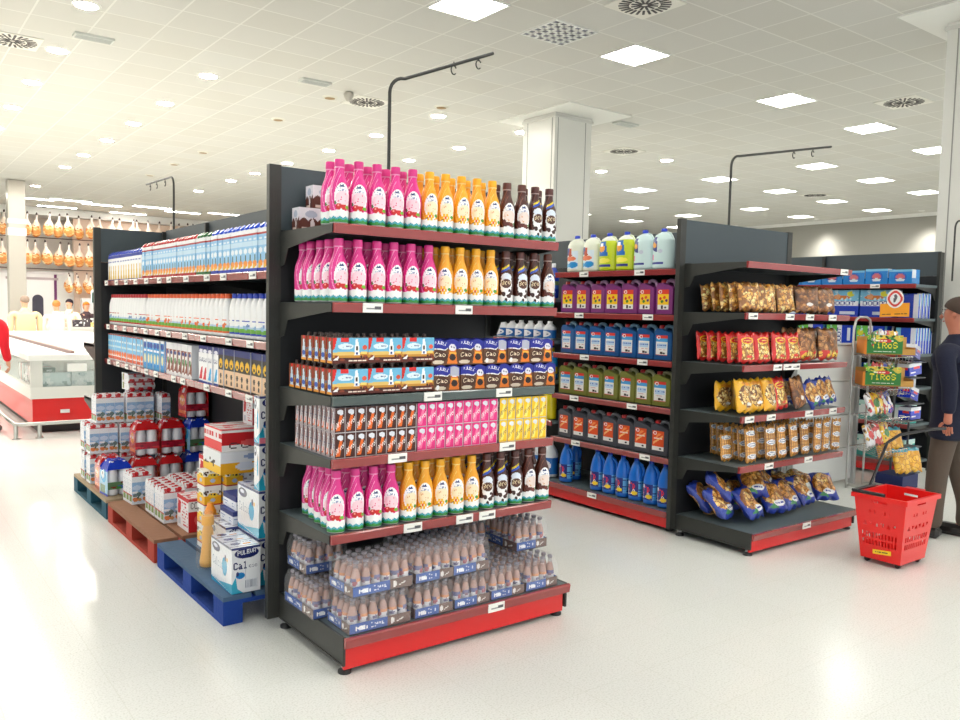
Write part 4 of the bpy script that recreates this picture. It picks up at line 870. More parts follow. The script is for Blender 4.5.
def bleach(x, y, z, label, rz=0):
    if not BLC:
        m = MB(); m.lathe([(.03, 0), (.056, .005), (.060, .02), (.060, .19), (.056, .22), (.046, .27), (.032, .31), (.02, .335), (.018, .345)], canvas=bleach_canvas(), sx=1, sy=.85); o = m.build('bleach_bottle', 'print')
        c = MB(); c.lathe([(.02, .344), (.02, .36), (.014, .368)], (16, 60, 190), segs=12); c.build('cap', 'print', o)
        h = MB(); h.tube([(.018, 0, .325), (.045, 0, .31), (.064, 0, .27), (.064, 0, .235), (.055, 0, .215)], .011, (24, 112, 214)); h.build('handle', 'print', o); BLC.append(o)
    else: o = copy_tree(BLC[0])
    o.location = (x, y, z); o.scale = (1, 1, .9); o.rotation_euler = (0, 0, -H90+rz); return tag(o, label, 'bleach bottle', 'blue bleach bottles on the base shelf')
for k, y in enumerate((5.06, 4.86-.17, 4.55, 4.41, 4.27, 4.12, 3.98)): bleach(4.76, y, .157, f"blue bleach bottle, {ORD[k]} from left at the front of the cleaning base shelf", R4(-.1, .2))
bleach(4.90, 5.10, .157, 'blue bleach bottle half hidden behind the leftmost front one')
# second module, seen past the near display
def tall_canvas(kind):
    c = Canvas(40, 40, dict(yellow=(236, 214, 16), sky=(30, 140, 220), white=(232, 234, 238), navy=(20, 60, 170))[kind])
    if kind == 'sky': c.rect(0, .2, 1, .45, (240, 214, 40)); c.ell(.5, .32, .2, .06, (30, 70, 160))
    if kind == 'white': c.rect(0, .1, 1, .6, (30, 110, 190)); c.ell(.45, .36, .2, .2, (240, 240, 245)); c.text(.3, .28, .3, .14, 'OX', (30, 50, 120))
    if kind == 'navy': c.rect(0, .42, 1, .56, (110, 140, 90)); c.rect(0, .3, 1, .42, (60, 110, 200)); c.ell(.5, .2, .2, .08, (130, 170, 220)); c.rect(0, .7, 1, .74, (70, 150, 230))
    return c
TB = {}
def tall_bottle(kind, x, y, z, h, r, capc, label):
    key = (kind, h)
    if key not in TB:
        m = MB(); m.lathe([(r*.6, 0), (r*.97, .006), (r, .02), (r, h*.62), (r*.85, h*.74), (r*.5, h*.85), (r*.34, h*.9)], canvas=tall_canvas(kind)); o = m.build('cleaner_bottle', 'print')
        c = MB(); c.lathe([(r*.38, h*.89), (r*.38, h), (r*.3, h*1.01)], capc, segs=12); c.build('cap', 'print', o); TB[key] = o
    else: o = copy_tree(TB[key])
    o.location = (x, y, z); o.rotation_euler = (0, 0, -H90); return tag(o, label, 'cleaner bottle', 'cleaner bottles seen past the near display')
for k in range(6): tall_bottle('navy', 4.80, 5.33+k*.115, 1.7115, .30, .048, (232, 234, 240), f"navy blue cleaner bottle with white cap, {ORD[k]} from right, past the near display")
for k in range(7): tall_bottle('white', 4.80, 5.36+k*.13, 1.3515, .16, .058, (230, 230, 235), f"short white and blue tub, {ORD[k]} from right, past the near display")
for k in range(5): tall_bottle('sky', 4.80, 5.32+k*.12, 1.0115, .27, .05, (236, 214, 30), f"sky blue cleaner bottle with yellow cap, {ORD[k]} from right, past the near display")
for k in range(3): tall_bottle('yellow', 4.78, 5.31+k*.14, .6615, .30, .058, (236, 214, 16), f"plain yellow cleaner bottle, {ORD[k]} from right, past the near display")
for k in range(3): tall_bottle('white', 4.79, 5.30+k*.17, .157, .32, .07, (232, 232, 236), f"white bleach bottle with blue label, {ORD[k]} from right on the floor shelf")
# ------------------------------------------------------------------ nappy aisle beyond the snack display
def dodot_canvas(green=False, rot=False):
    c = Canvas(48, 44, (120, 190, 226) if not green else (110, 196, 80)); 
    c.rect(0, 0, 1, .42, (24, 60, 190)); c.rect(0, .42, 1, .58, (236, 240, 248)); c.text(.08, .42, .84, .17, 'DODOT', (24, 40, 140)); c.ell(.42, .72, .3, .08, (206, 120, 60)); c.ell(.3, .76, .1, .1, (226, 160, 110)); c.ell(.74, .85, .12, .1, (220, 220, 60)); c.rect(.4, .1, .9, .2, (215, 225, 245)); c.specks(14, [(190, 226, 240), (150, 210, 236)], y=(.62, 1))
    if rot: c.a = np.rot90(c.a, 1).copy()
    return c
def pack(name, cv, side, w, d, h, x, y, z, rz, label, cat, group, m='film'):
    o = MB().pbox(w, d, h, cv, side=side, top=Canvas(1, 1, (40, 90, 200))).build(name, m, loc=(x, y, z), rz=rz); return tag(o, label, cat, group)
blu = Canvas(30, 14, (20, 130, 214)); blu.ell(.5, .5, .28, .3, (30, 90, 190)); blu.ell(.5, .52, .2, .18, (206, 110, 120)); blu.rect(0, .86, 1, 1, (120, 196, 236)); blu.ell(.5, .3, .2, .1, (220, 235, 245))
bs = Canvas(4, 14, (30, 140, 220)); bs.rect(0, .4, .4, 1, (220, 235, 245))
for k in range(11): pack('nappy_pack', blu, bs, .235, .16, .15+.012*(k % 3 == 1), 8.52, 4.13+k*.245, 1.9515, -H90, f"bright blue nappy pack, {ORD[k]} from right on the top shelf", 'nappy pack', 'bright blue nappy packs on the top shelf')
D1, D2, DG = dodot_canvas(), dodot_canvas(True), dodot_canvas(True, True); ds = Canvas(8, 20, (30, 70, 190)); ds.rect(0, .5, .3, 1, (120, 200, 230)); ds.rect(.7, 0, 1, 1, (230, 236, 246))
for k in range(4): pack('nappy_pack', D1, ds, .34, .2, .285, 8.53, (4.36, 4.72, 5.40, 5.76)[k], 1.6115, -H90, f"big blue and white lettered nappy pack, {ORD[k]} from right, second shelf", 'nappy pack', 'lettered nappy packs on the second shelf')
for k in range(4): pack('nappy_pack', ds, ds, .045, .2, .24+.012*(k % 2), 8.52+k*.07, 4.06, 1.6115, 0, f"thin upright blue nappy pack, {ORD[k]} from right, second shelf", 'nappy pack', 'thin upright nappy packs')
for k in range(6): pack('nappy_pack', ds, ds, .05, .2, .26, 8.50+k*.06, 4.06, 1.2515, .0, f"upright blue and white nappy pack, {ORD[k]} from right, third shelf", 'nappy pack', 'upright nappy packs on the third shelf')
for k in range(3): pack('nappy_pack', DG, ds, .30, .2, .27, 8.52, 4.40+k*.34, 1.2515, -H90, f"green lettered nappy pack lying on its side, {ORD[k]} from right, third shelf", 'nappy pack', 'green nappy packs on the third shelf')
for k in range(5): pack('nappy_pack', D2, ds, .2, .2, .22, 8.52, 4.1+k*.25, .9115, -H90, f"mixed green and blue nappy pack, {ORD[k]} from right, fourth shelf", 'nappy pack', 'nappy packs on the fourth shelf')
tl = Canvas(14, 14, (60, 170, 160)); tl.ell(.5, .5, .4, .3, (226, 236, 236)); tl.rect(0, .8, 1, 1, (190, 226, 220))
for k in range(5): pack('nappy_pack', tl, tl, .26, .2, .2, 8.51, 4.1+k*.3, .5415, -H90, f"teal and white nappy pack, {ORD[k]} from right, fifth shelf", 'nappy pack', 'teal nappy packs near the floor')
for k in range(5): pack('nappy_pack', tl, tl, .26, .2, .22, 8.51, 4.1+k*.3, .157, -H90, f"teal and white nappy pack, {ORD[k]} from right, base shelf", 'nappy pack', 'teal nappy packs near the floor')

# pale panelled box unit right of the snack display
u = empty('promotion_display_unit', (0, 0, 0), 0, 'pale grey panelled display unit right of the snack display', 'display unit')
for k, (a, b) in enumerate(((.05, .36), (.365, .68), (.685, 1.0), (1.005, 1.34))):
    MB().rbox(6.62, 7.62, 4.1, 4.16, a, b, (206, 208, 206), .004).build('panel', 'paint', u)
MB().box(7.63, 7.67, 4.08, 4.16, 0, 1.38, (180, 182, 182)).build('upright', 'paint', u); MB().box(6.6, 7.67, 4.09, 4.17, 1.345, 1.36, (190, 192, 192)).build('top_rail', 'paint', u)
MB().box(6.62, 6.66, 4.17, 4.6, .0, 1.34, (196, 198, 196)).build('side_panel', 'paint', u); m = MB()
for z in (.4, .75, 1.1): m.box(6.7, 7.6, 4.17, 4.55, z, z+.02, (150, 152, 152))
m.build('shelf', 'paint', u)

# wire stand with snack trays
SX, SY = 7.60, 3.86
s = empty('wire_display_stand', (SX, SY, 0), 0, 'chrome wire stand with tilted snack trays beside the man', 'display stand')
m = MB(); w = .44
m.tube([(-w/2, .15, .0), (-w/2, .15, 1.5), (-w/2+.03, .15, 1.585), (-w/2+.09, .15, 1.61), (w/2-.22, .15, 1.61), (w/2-.16, .15, 1.585), (w/2-.14, .15, 1.5), (w/2-.14, .15, 0)], .011, (200, 200, 200)); m.build('frame', 'metal', s)
m = MB(); m.tube([(-w/2, .15, .03), (-w/2, -.25, .03), (w/2-.14, -.25, .03), (w/2-.14, .15, .03)], .01, (200, 200, 200)); m.build('base_wire', 'metal', s)
for zt_ in (1.22, .93, .66, .36):
    m = MB()
    for k in range(8): m.tube([(-w/2+k*w/7, .14, zt_+.04), (-w/2+k*w/7, -.18, zt_-.03), (-w/2+k*w/7, -.19, zt_+.03)], .003, (200, 200, 200), segs=5)
    m.tube([(-w/2, .14, zt_+.04), (w/2, .14, zt_+.04)], .005, (200, 200, 200)); m.tube([(-w/2, -.19, zt_+.03), (w/2, -.19, zt_+.03)], .005, (200, 200, 200)); m.build('wire_tray', 'chrome', s)
tc_ = Canvas(56, 34, (44, 124, 54)); tc_.a[(tc_.V > .8+.12*np.sin(tc_.U*12))] = lin((210, 190, 70)); tc_.specks(50, [(240, 200, 60), (120, 190, 60), (20, 70, 34), (200, 230, 120)], y=(.72, 1)); tc_.ell(.5, .7, .2, .1, (206, 40, 50)); tc_.text(.24, .64, .5, .12, 'Gusto', (250, 240, 220), up=.05)
tc_.text(.12, .28, .76, .36, 'TiRoS', (244, 226, 40)); tc_.text(.2, .1, .6, .12, 'Snacks', (235, 240, 230)); tc_.rect(0, 0, 1, .05, (150, 120, 40))
ts = Canvas(12, 20, (226, 130, 34)); ts.ell(.5, .5, .3, .3, (60, 50, 30)); ts.rect(0, 0, 1, .3, (60, 110, 50))
def carton_tray(z, lab):
    t = empty('snack_tray_box', (SX-.02, SY-.03, z), -.8, lab, 'snack tray', 'green snack tray boxes on the wire stand')
    b = MB(); b.box(-.2, .2, -.12, .12, 0, .008, (170, 130, 70)); b.quad((-.18, -.123, 0), (.13, -.123, 0), (.13, -.123, .18), (-.18, -.123, .18), tc_); b.quad((.13, -.1225, 0), (-.18, -.1225, 0), (-.18, -.1225, .18), (.13, -.1225, .18), Canvas(1, 1, (150, 110, 60)))
    b.box(.13, .24, -.122, -.118, 0, .055, (200, 150, 70)); b.box(-.2, -.17, -.122, -.118, 0, .13, (226, 130, 34)); b.box(-.2, -.197, -.12, .12, 0, .13, (226, 130, 34)); b.box(.237, .24, -.12, .12, 0, .07, (206, 156, 80)); b.box(-.2, .24, .117, .12, 0, .16, (206, 156, 80)); b.build('box', 'card', t); return t
carton_tray(1.27, 'green lettered snack tray box on the upper tier'); carton_tray(.98, 'green lettered snack tray box on the second tier')
def mixbag(x, y, z, kind, w, h, t, seed, rz, lean, label, roll=0): put_bag(kind, w, h, t, seed, x, y, z, rz, lean, roll, label, 'snack bags on the wire stand')
mk_ = lambda bg, cols: (bg, cols)
def tone_canvas(seed):
    c = Canvas(34, 40, [(60, 140, 60), (232, 232, 236), (200, 60, 60), (236, 190, 40), (30, 60, 190)][seed % 5]); c.specks(30, [(240, 240, 240), (214, 170, 70), (90, 60, 40), (210, 60, 60)], r=(.04, .12)); c.ell(.5, .5, .3, .2, [(250, 220, 90), (220, 60, 60), (250, 245, 240), (60, 130, 60), (240, 240, 250)][seed % 5]); return c
_bc = bag_canvas
def bag_canvas(kind): return tone_canvas(int(kind[4:])) if kind.startswith('tone') else _bc(kind)
for zz, nm in ((1.285, 'upper'), (.995, 'second')):
    for k in range(4): mixbag(SX-.14+k*.1, SY+.0, zz, 'tone%d' % (k+(zz < 1)*2), .12, .19, .05, k, R4(-.3, .3), .1, f"small mixed snack bag, {ORD[k]} from left in the {nm} tray box", R4(-.2, .2))
for k in range(5): mixbag(SX-.16+k*.085, SY-.04, .70, 'tone%d' % ((k*2+1) % 5), .14, .20, .06, k+3, R4(-.4, .4), -.35, f"mixed colour snack bag, {ORD[k]} from left on the third tier", R4(-.3, .3))
for k in range(3): mixbag(SX-.13+k*.14, SY-.03, .40, 'tone%d' % ((1, 2, 3)[k]), .15, .2, .06, k+9, R4(-.3, .3), -.3, f"mixed colour snack bag, {ORD[k]} from left on the bottom tier", R4(-.2, .2))
tbx = Canvas(20, 10, (22, 50, 190)); tbx.rect(0, .7, 1, 1, (232, 236, 246)); tbx.ell(.6, .6, .25, .15, (220, 50, 60)); tbx.rect(.1, .2, .5, .35, (230, 230, 240))
for k, (x, y, z, rz) in enumerate(((8.12, 3.83, 1.225, .2), (8.12, 3.83, 1.062, -.1), (8.10, 3.83, .825, .1), (8.16, 3.83, .63, 0))):
    t = MB().pbox(.2, .12, .12, tbx, top=Canvas(1, 1, (60, 90, 210))).build('blue_snack_box', 'film', loc=(x, y, z), rz=rz); t.rotation_euler = (0, (.22, -.12, .25, 0)[k], rz); tag(t, f"blue and white snack box, {ORD[k]} from top beside the wire stand", 'snack box', 'blue boxes beside the wire stand')
s2 = empty('side_rack', (8.12, 3.83, 0), 0, 'thin dark rack holding blue boxes and yellow net bags', 'rack'); m = MB()
for x in (-.14, .18): m.box(x-.008, x+.008, .06, .076, 0, 1.36, (70, 72, 76))
for z in (1.19, 1.04, .785, .625, .36, .1): m.box(-.14, .18, -.07, .07, z-.012, z-.002, (80, 82, 86))
m.build('frame', 'paint', s2)
# yellow bags of round crispbreads in the floor dump box
b = MB(); b.box(-.15, .15, -.13, .13, 0, .13, (20, 34, 90)); tag(b.build('dump_box', 'card', loc=(7.87, 3.78, 0)), 'dark blue low box under the yellow crispbread bags', 'box')
def crisp_canvas():
    c = Canvas(34, 40, (224, 160, 20)); 
    for _ in range(14): x, y = random.random(), random.random(); c.ell(x, y, .16, .13, (196, 130, 20)); c.ell(x, y, .13, .1, (244, 190, 50))
    c.rect(0, .86, 1, 1, (60, 150, 170)); return c
_bc2 = bag_canvas
def bag_canvas(kind): return crisp_canvas() if kind == 'crisp' else _bc2(kind)
for k, (x, y, z) in enumerate(((7.79, 3.68, .135), (7.98, 3.67, .135), (7.80, 3.86, .25), (7.97, 3.84, .31))):
    put_bag('crisp', .19, .23, .075, k, x, y, z, -.4+R4(-.15, .15), -.3, 0, f"yellow bag of round crispbreads, {ORD[k]} one of the heap over the blue box", 'yellow crispbread bags')
# orange sign with a red ring clipped on the nappy shelf
sg = Canvas(40, 44, (244, 160, 20)); sg.text(.08, .1, .84, .16, 'El mejor', (90, 60, 10), up=.06)
r = empty('shelf_promo_sign', (8.30, 4.10, 1.615), -H90+.5, 'small orange promotion sign with red ringed disc on the nappy shelf', 'sign')
m = MB(); m.quad((-.17, -.01, 0), (.17, -.01, .02), (.17, -.01, .19), (-.17, -.01, .17), sg); m.box(-.17, .17, -.009, 0, .01, .17, (236, 150, 20)); m.build('card', 'card', r); r.scale = (.78, .78, .78)
m = MB()
dc = Canvas(30, 30, (236, 236, 236)); dc.a[((dc.U-.5)**2+(dc.V-.5)**2) > .09] = lin((216, 60, 50)); dc.a[((dc.U-.5)**2+(dc.V-.5)**2) > .19] = lin((240, 236, 230)); dc.poly([(.38, .3), (.5, .3), (.64, .6), (.56, .74), (.4, .7), (.46, .55)], (90, 80, 90)); dc.ell(.45, .45, .05, .1, (90, 80, 90))
def disc_fn(U, V):
    a = (2*U-1); b_ = (2*V-1); X = a*np.sqrt(np.clip(1-b_*b_/2, 0, 1)); Z = b_*np.sqrt(np.clip(1-a*a/2, 0, 1)); return X*.10, 0*U-.014, .24+Z*.12
m.patch(disc_fn, dc); m.lathe([(.0, 0), (.0, .0)], (200, 60, 50), segs=4) if 0 else None
m.patch(lambda U, V: (lambda p: (-p[0], p[1]+.006, p[2]))(disc_fn(U, V)), Canvas(10, 10, (216, 90, 60))); m.build('disc', 'card', r)
# ------------------------------------------------------------------ pallets and the goods on them
def pallet(x, y, L_, cols, deck, label):
    r = empty('euro_pallet', (x, y, 0), 0, label, 'pallet', 'wooden pallets under the milk shelves'); W = .8
    for k, (a, b) in enumerate(((0, .145), (.17, .27), (.328, .472), (.53, .63), (.655, .8))):
        m = MB(); m.box(a, b, 0, L_, .122, .144, deck if k in (0, 4) or deck != cols else cols)
        m.build('deck_board', 'wood', r)
    for yy in (0, L_/2-.07, L_-.14):
        MB().box(0, W, yy+(0.0), yy+.145 if yy == 0 else yy+.14, .1, .122, cols).build('cross_board', 'wood', r)
        for a, b in ((0, .1), (.33, .47), (.7, .8)): MB().box(a, b, yy, yy+.14, .022, .1, cols).build('block', 'wood', r)
    for a, b in ((0, .1), (.33, .47), (.7, .8)): MB().box(a, b, 0, L_, 0, .022, cols).build('bottom_board', 'wood', r)
    return r
pallet(1.40, 3.93, 1.14, (14, 60, 146), (70, 98, 128), 'blue painted pallet nearest the display, beside the dark post')
pallet(1.40, 5.14, 1.18, (170, 56, 40), (146, 104, 78), 'red painted pallet in the middle, under the first milk packs')
pallet(1.40, 6.38, 1.14, (30, 84, 104), (168, 148, 120), 'worn teal pallet farthest away at the aisle corner')
ZP = .1455
# six pack of gable cartons
def gable_canvas():
    c = Canvas(16, 40, (236, 240, 246)); c.rect(0, .34, 1, .8, (140, 184, 226)); c.ell(.5, .6, .45, .09, (196, 216, 240)); c.ell(.3, .44, .3, .04, (240, 244, 250)); c.ell(.7, .36, .25, .08, (80, 110, 110)); c.ell(.3, .32, .22, .07, (96, 120, 120)); c.rect(0, .04, 1, .27, (214, 226, 238)); c.ell(.35, .18, .3, .08, (224, 120, 40)); c.ell(.78, .16, .2, .06, (206, 140, 60)); c.ell(.6, .24, .1, .05, (60, 90, 50)); return c
def gable_side(): c = Canvas(16, 40, (240, 240, 244)); c.rect(.1, .1, .9, .3, (120, 150, 70)); c.lines(9, (170, 180, 200), .1, .35, .9, .9, .5); c.rect(0, .3, 1, .34, (190, 60, 60)); return c
GP = []
def gable_pack(x, y, z, rz, nx, ny, label, cap='red'):
    r = empty('carton_six_pack', (x, y, z), rz, label, 'milk pack', 'shrink wrapped packs of milk cartons on the pallets'); p = .0705
    for i in range(nx):
        for j in range(ny):
            if not GP:
                m = MB(); w = .069; hb = .20; m.pbox(w, w, hb, gable_canvas(), side=gable_side()); tc = Canvas(8, 5, (244, 244, 246)); tc.ell(.3, .5, .2, .25, (206, 60, 70)); tc.rect(0, 0, 1, .15, (196, 40, 50))
                m.quad((-w/2, -w/2, hb), (w/2, -w/2, hb), (w/2, 0, .232), (-w/2, 0, .232), tc); m.quad((w/2, w/2, hb), (-w/2, w/2, hb), (-w/2, 0, .232), (w/2, 0, .232), tc)
                for s in (-1, 1): m.add([(s*w/2, -w/2, hb), (s*w/2, w/2, hb), (s*w/2, 0, .232)], [(0, 1, 2) if s > 0 else (0, 2, 1)], lin((238, 238, 242)))
                o = m.build('carton', 'card', r); k = MB(); T = Matrix.Translation((0, -.019, .214)) @ Matrix.Rotation(.75, 4, 'X'); th = np.arange(12)*2*PI/12
                V = [T @ Vector((.0145*math.cos(t), .0145*math.sin(t), zz)) for zz in (0, .014) for t in th]
                k.add([v[:] for v in V], [(i_, (i_+1) % 12, 12+(i_+1) % 12, 12+i_) for i_ in range(12)]+[tuple(range(12, 24))], lin((190, 24, 34))); k.build('screw_cap', 'print', o); GP.append(o)
            else: o = copy_tree(GP[0], r)
            o.location = ((i-(nx-1)/2)*p, (j-(ny-1)/2)*p, 0); o.rotation_euler = (0, 0, 0)
    W, D = nx*p/2+.002, ny*p/2+.002; f = MB(); e = .015
    V = [(a*W, b*D, .001) for a, b in ((-1, -1), (1, -1), (1, 1), (-1, 1))]+[(a*W, b*D, .2) for a, b in ((-1, -1), (1, -1), (1, 1), (-1, 1))]+[(a*(W-e), b*(D-.03), .236) for a, b in ((-1, -1), (1, -1), (1, 1), (-1, 1))]
    f.add(V, [(0, 1, 5, 4), (1, 2, 6, 5), (2, 3, 7, 6), (3, 0, 4, 7), (4, 5, 9, 8), (5, 6, 10, 9), (6, 7, 11, 10), (7, 4, 8, 11), (8, 9, 10, 11)], lin((255, 255, 255))); f.build('shrink_film', M['wrapfilm'], r); return r
# four pack of plastic bottles in printed film
def white_bottle_mesh(m, cx, cy, c=(236, 238, 244)):
    m.lathe([(.03, 0), (.041, .004), (.042, .02), (.042, .15), (.038, .18), (.026, .22), (.018, .24), (.018, .255), (.014, .258)], c, segs=14, cx=cx, cy=cy)
BP = {}
def bottle_pack(kind, x, y, z, rz, label):
    r = empty('bottle_four_pack', (x, y, z), rz, label, 'milk pack', 'film wrapped bottle packs on the pallets')
    main, acc = dict(red=((206, 24, 30), (180, 20, 50)), blue=((20, 60, 200), (60, 170, 230)))[kind]
    for i in (-1, 1):
        for j in (-1, 1):
            if 'b' not in BP: m = MB(); white_bottle_mesh(m, 0, 0); BP['b'] = m.build('bottle', 'print', r); o = BP['b']
            else: o = copy_tree(BP['b'], r)
            o.location = (i*.0435, j*.0435, 0)
    if kind not in BP:
        W = .089; H = .262; m = MB(); side = Canvas(22, 30, main)
        if kind == 'red': side.ell(.5, .5, .3, .16, (240, 150, 60)); side.text(.2, .44, .6, .12, 'Ram', (250, 240, 230), up=.05); side.ell(.5, .8, .15, .08, (230, 232, 240)); side.rect(.1, .1, .9, .2, (236, 120, 50))
        else: side = Canvas(22, 30, (150, 205, 240)); side.rect(0, .7, 1, 1, (20, 60, 200)); side.ell(.5, .55, .32, .18, (60, 170, 230)); side.ell(.4, .6, .2, .12, (235, 245, 250)); side.ell(.35, .62, .05, .05, (20, 60, 150)); side.rect(.1, .08, .7, .3, (70, 120, 60)); side.rect(0, 0, 1, .06, (20, 60, 200))
        band = Canvas(24, 8, acc if kind == 'red' else (90, 130, 90)); band.specks(10, [(230, 60, 70), (120, 20, 40)] if kind == 'red' else [(60, 150, 70), (60, 110, 190), (120, 60, 50)], r=(.06, .2))
        for s in (-1, 1):
            def sd(U, V, s=s):
                t = 1-.42*np.clip((V-.62)/.38, 0, 1)**1.6; return 0*U+s*(W*t), s*(2*U-1)*W*t, V*H
            m.patch(sd, side)
            def fb(U, V, s=s): return -s*(1-2*U)*W*-1, 0*U-(-s)*W*1.01, .045+V*.06
            m.patch(lambda U, V, s=s: (s*(2*U-1)*W, 0*U-s*W*1.0, .05+V*.055), band)
            m.patch(lambda U, V, s=s: (s*(2*U-1)*W*(1-.42*V**1.6), 0*U-s*W*(1-.42*V**1.2), .198+V*.064), Canvas(6, 4, main))
        m.patch(lambda U, V: ((2*U-1)*W*.58, (2*V-1)*W*.58, .262+.006*np.sin(U*9)*np.sin(V*8)), Canvas(6, 6, main)); o = m.build('printed_film', 'film', r); BP[kind] = o
    else: copy_tree(BP[kind], r)
    return r
def calcio_canvas(side=False):
    c = Canvas(100 if side else 84, 100, (240, 243, 248)); w = (110 if not side else 220)
    if not side:
        c.ell(.52, .86, .42, .115, (22, 34, 100)); c.text(.2, .81, .64, .11, 'PULEVA', (235, 240, 250), up=.03); c.text(.212, .81, .64, .11, 'PULEVA', (235, 240, 250), up=.03); c.text(.06, .5, .5, .17, 'Cal', (26, 36, 96)); c.text(.075, .5, .5, .17, 'Cal', (26, 36, 96)); c.text(.065, .508, .5, .17, 'Cal', (26, 36, 96)); c.text(.6, .52, .3, .1, 'cio', (40, 50, 110)); c.ell(.3, .38, .16, .07, (30, 130, 200)); c.ell(.2, .42, .05, .05, (30, 40, 110)); c.poly([(0, .0), (.4, 0), (.2, .1), (.14, .36), (0, .2)], (40, 170, 206)); c.rect(.46, .08, .9, .28, (226, 230, 238)); [c.rect(.48+k*.05, .1, .50+k*.05, .26, (120, 130, 150)) for k in range(8)]; c.rect(.48, .3, .49, .7, (150, 160, 180))
    else:
        c.ell(.25, .82, .2, .1, (22, 34, 100)); c.ell(.22, .84, .1, .04, (235, 240, 250)); c.text(.08, .38, .5, .22, 'Calcio', (150, 164, 190)); c.ell(.66, .5, .12, .2, (40, 170, 220)); c.ell(.7, .7, .04, .08, (30, 40, 110)); c.ell(.78, .68, .03, .05, (240, 180, 40)); c.poly([(0, .12), (1, .0), (1, .22), (.4, .1)], (90, 190, 220)); c.poly([(0, 0), (1, 0), (0, .1)], (40, 160, 206))
    c.rect(0, .95, 1, 1, (60, 70, 130)); return c
ctop = Canvas(30, 30, (236, 238, 244)); 
for k in range(3): ctop.rect(0, .06+k*.33, 1, .1+k*.33, (40, 50, 110)); ctop.ell(.3, .24+k*.33, .16, .07, (30, 44, 120)); ctop.rect(.55, .16+k*.33, .8, .22+k*.33, (240, 150, 40)); ctop.lines(2, (90, 100, 150), .5, .25+k*.33, .95, .33+k*.33, .7)
CF, CSD = calcio_canvas(), calcio_canvas(True)
def simple_box(name, w, d, h, front, side, top, x0, y0, z0, label, cat, group=None, rz=0, m='card'):
    """x0,y0 = front left corner"""
    o = MB().pbox(w, d, h, front, side=side, top=top, x0=w/2, y0=d/2).build(name, m, loc=(x0, y0, z0), rz=rz); return tag(o, label, cat, group)
GCA = 'white and blue lettered milk cases'
simple_box('milk_case', .15, .30, .235, CF, CSD, ctop, 1.45, 3.95, ZP, 'white and blue milk case at the near corner of the blue pallet', 'milk case', GCA, m='film')
simple_box('milk_case', .15, .30, .245, CF, CSD, ctop, 1.612, 4.0, ZP, 'white and blue milk case on the pallet, second from the near corner', 'milk case', GCA, m='film')
simple_box('milk_case', .15, .30, .245, CF, CSD, ctop, 1.615, 4.01, ZP+.247, 'white and blue milk case stacked one level up beside the dark post', 'milk case', GCA, m='film')
simple_box('milk_case', .15, .30, .245, CF, CSD, ctop, 1.55, 4.31, ZP, 'white and blue milk case behind the near corner one', 'milk case', GCA, m='film')
simple_box('milk_case', .15, .07, .245, CF, CSD, ctop, 1.62, 4.02, ZP+.494, 'slim white and blue milk case, third level beside the post', 'milk case', GCA, m='film')
cf2 = Canvas(84, 100); cf2.a = CF.a.copy(); cf2.rect(0, 0, 1, .12, (236, 130, 150))
simple_box('milk_case', .15, .07, .245, cf2, CSD, ctop, 1.62, 4.02, ZP+.741, 'slim milk case with pink foot on top of the stack beside the post', 'milk case', GCA, m='film')
simple_box('milk_case', .15, .30, .245, CF, CSD, ctop, 1.80, 4.0, ZP, 'white and blue milk case mostly hidden behind the dark post', 'milk case', GCA, m='film')
bl_ = Canvas(30, 16, (230, 234, 244)); bl_.rect(0, .6, 1, 1, (36, 50, 120)); bl_.lines(2, (120, 140, 190), .05, .1, .95, .5)
simple_box('cream_pack', .16, .2, .07, bl_, bl_, Canvas(4, 4, (50, 66, 140)), 1.60, 4.34, ZP+.247, 'flat navy and white pack lying behind the stacked milk case', 'milk pack')
simple_box('cream_pack', .17, .2, .075, bl_, bl_, Canvas(4, 4, (50, 66, 140)), 1.62, 4.35, ZP+.32, 'upper flat navy and white pack behind the stacked milk case', 'milk pack')
# juice bottle in its wrap
r = empty('juice_bottle', (1.505, 4.47, ZP), 0, 'orange juice bottle wrapped in clear film on the blue pallet', 'juice bottle')
m = MB(); m.lathe([(.03, 0), (.042, .005), (.044, .03), (.036, .08), (.030, .13), (.033, .17), (.03, .2), (.024, .225), (.022, .24)], (240, 178, 84), segs=18); m.build('bottle', 'print', r)
m = MB(); m.lathe([(.033, .235), (.034, .245), (.034, .28), (.03, .285)], (246, 176, 50), segs=18); m.build('cap', 'print', r)
m = MB(); m.lathe([(.06, .0), (.064, .03), (.06, .2), (.05, .28), (.02, .31)], (255, 255, 255), segs=14); m.build('wrap', M['wrapfilm'], r)
m = MB(); m.lathe([(.028, 0), (.034, .01), (.034, .26), (.02, .29), (.016, .31)], (246, 150, 30), segs=14); m.disc(0, 0, .311, .016, (246, 190, 40)); o = m.build('small_juice_bottle', 'print', loc=(1.585, 4.66, ZP)); 
tag(o, 'small orange juice bottle standing among the yellow mug packs', 'juice bottle')
l_ = MB(); l_.quad((-.02, -.0345, .16), (.02, -.0345, .16), (.02, -.0345, .23), (-.02, -.0345, .23), Canvas(6, 6, (236, 236, 240)).ell(.5, .5, .35, .35, (40, 70, 160))); l_.build('label', 'print', o)
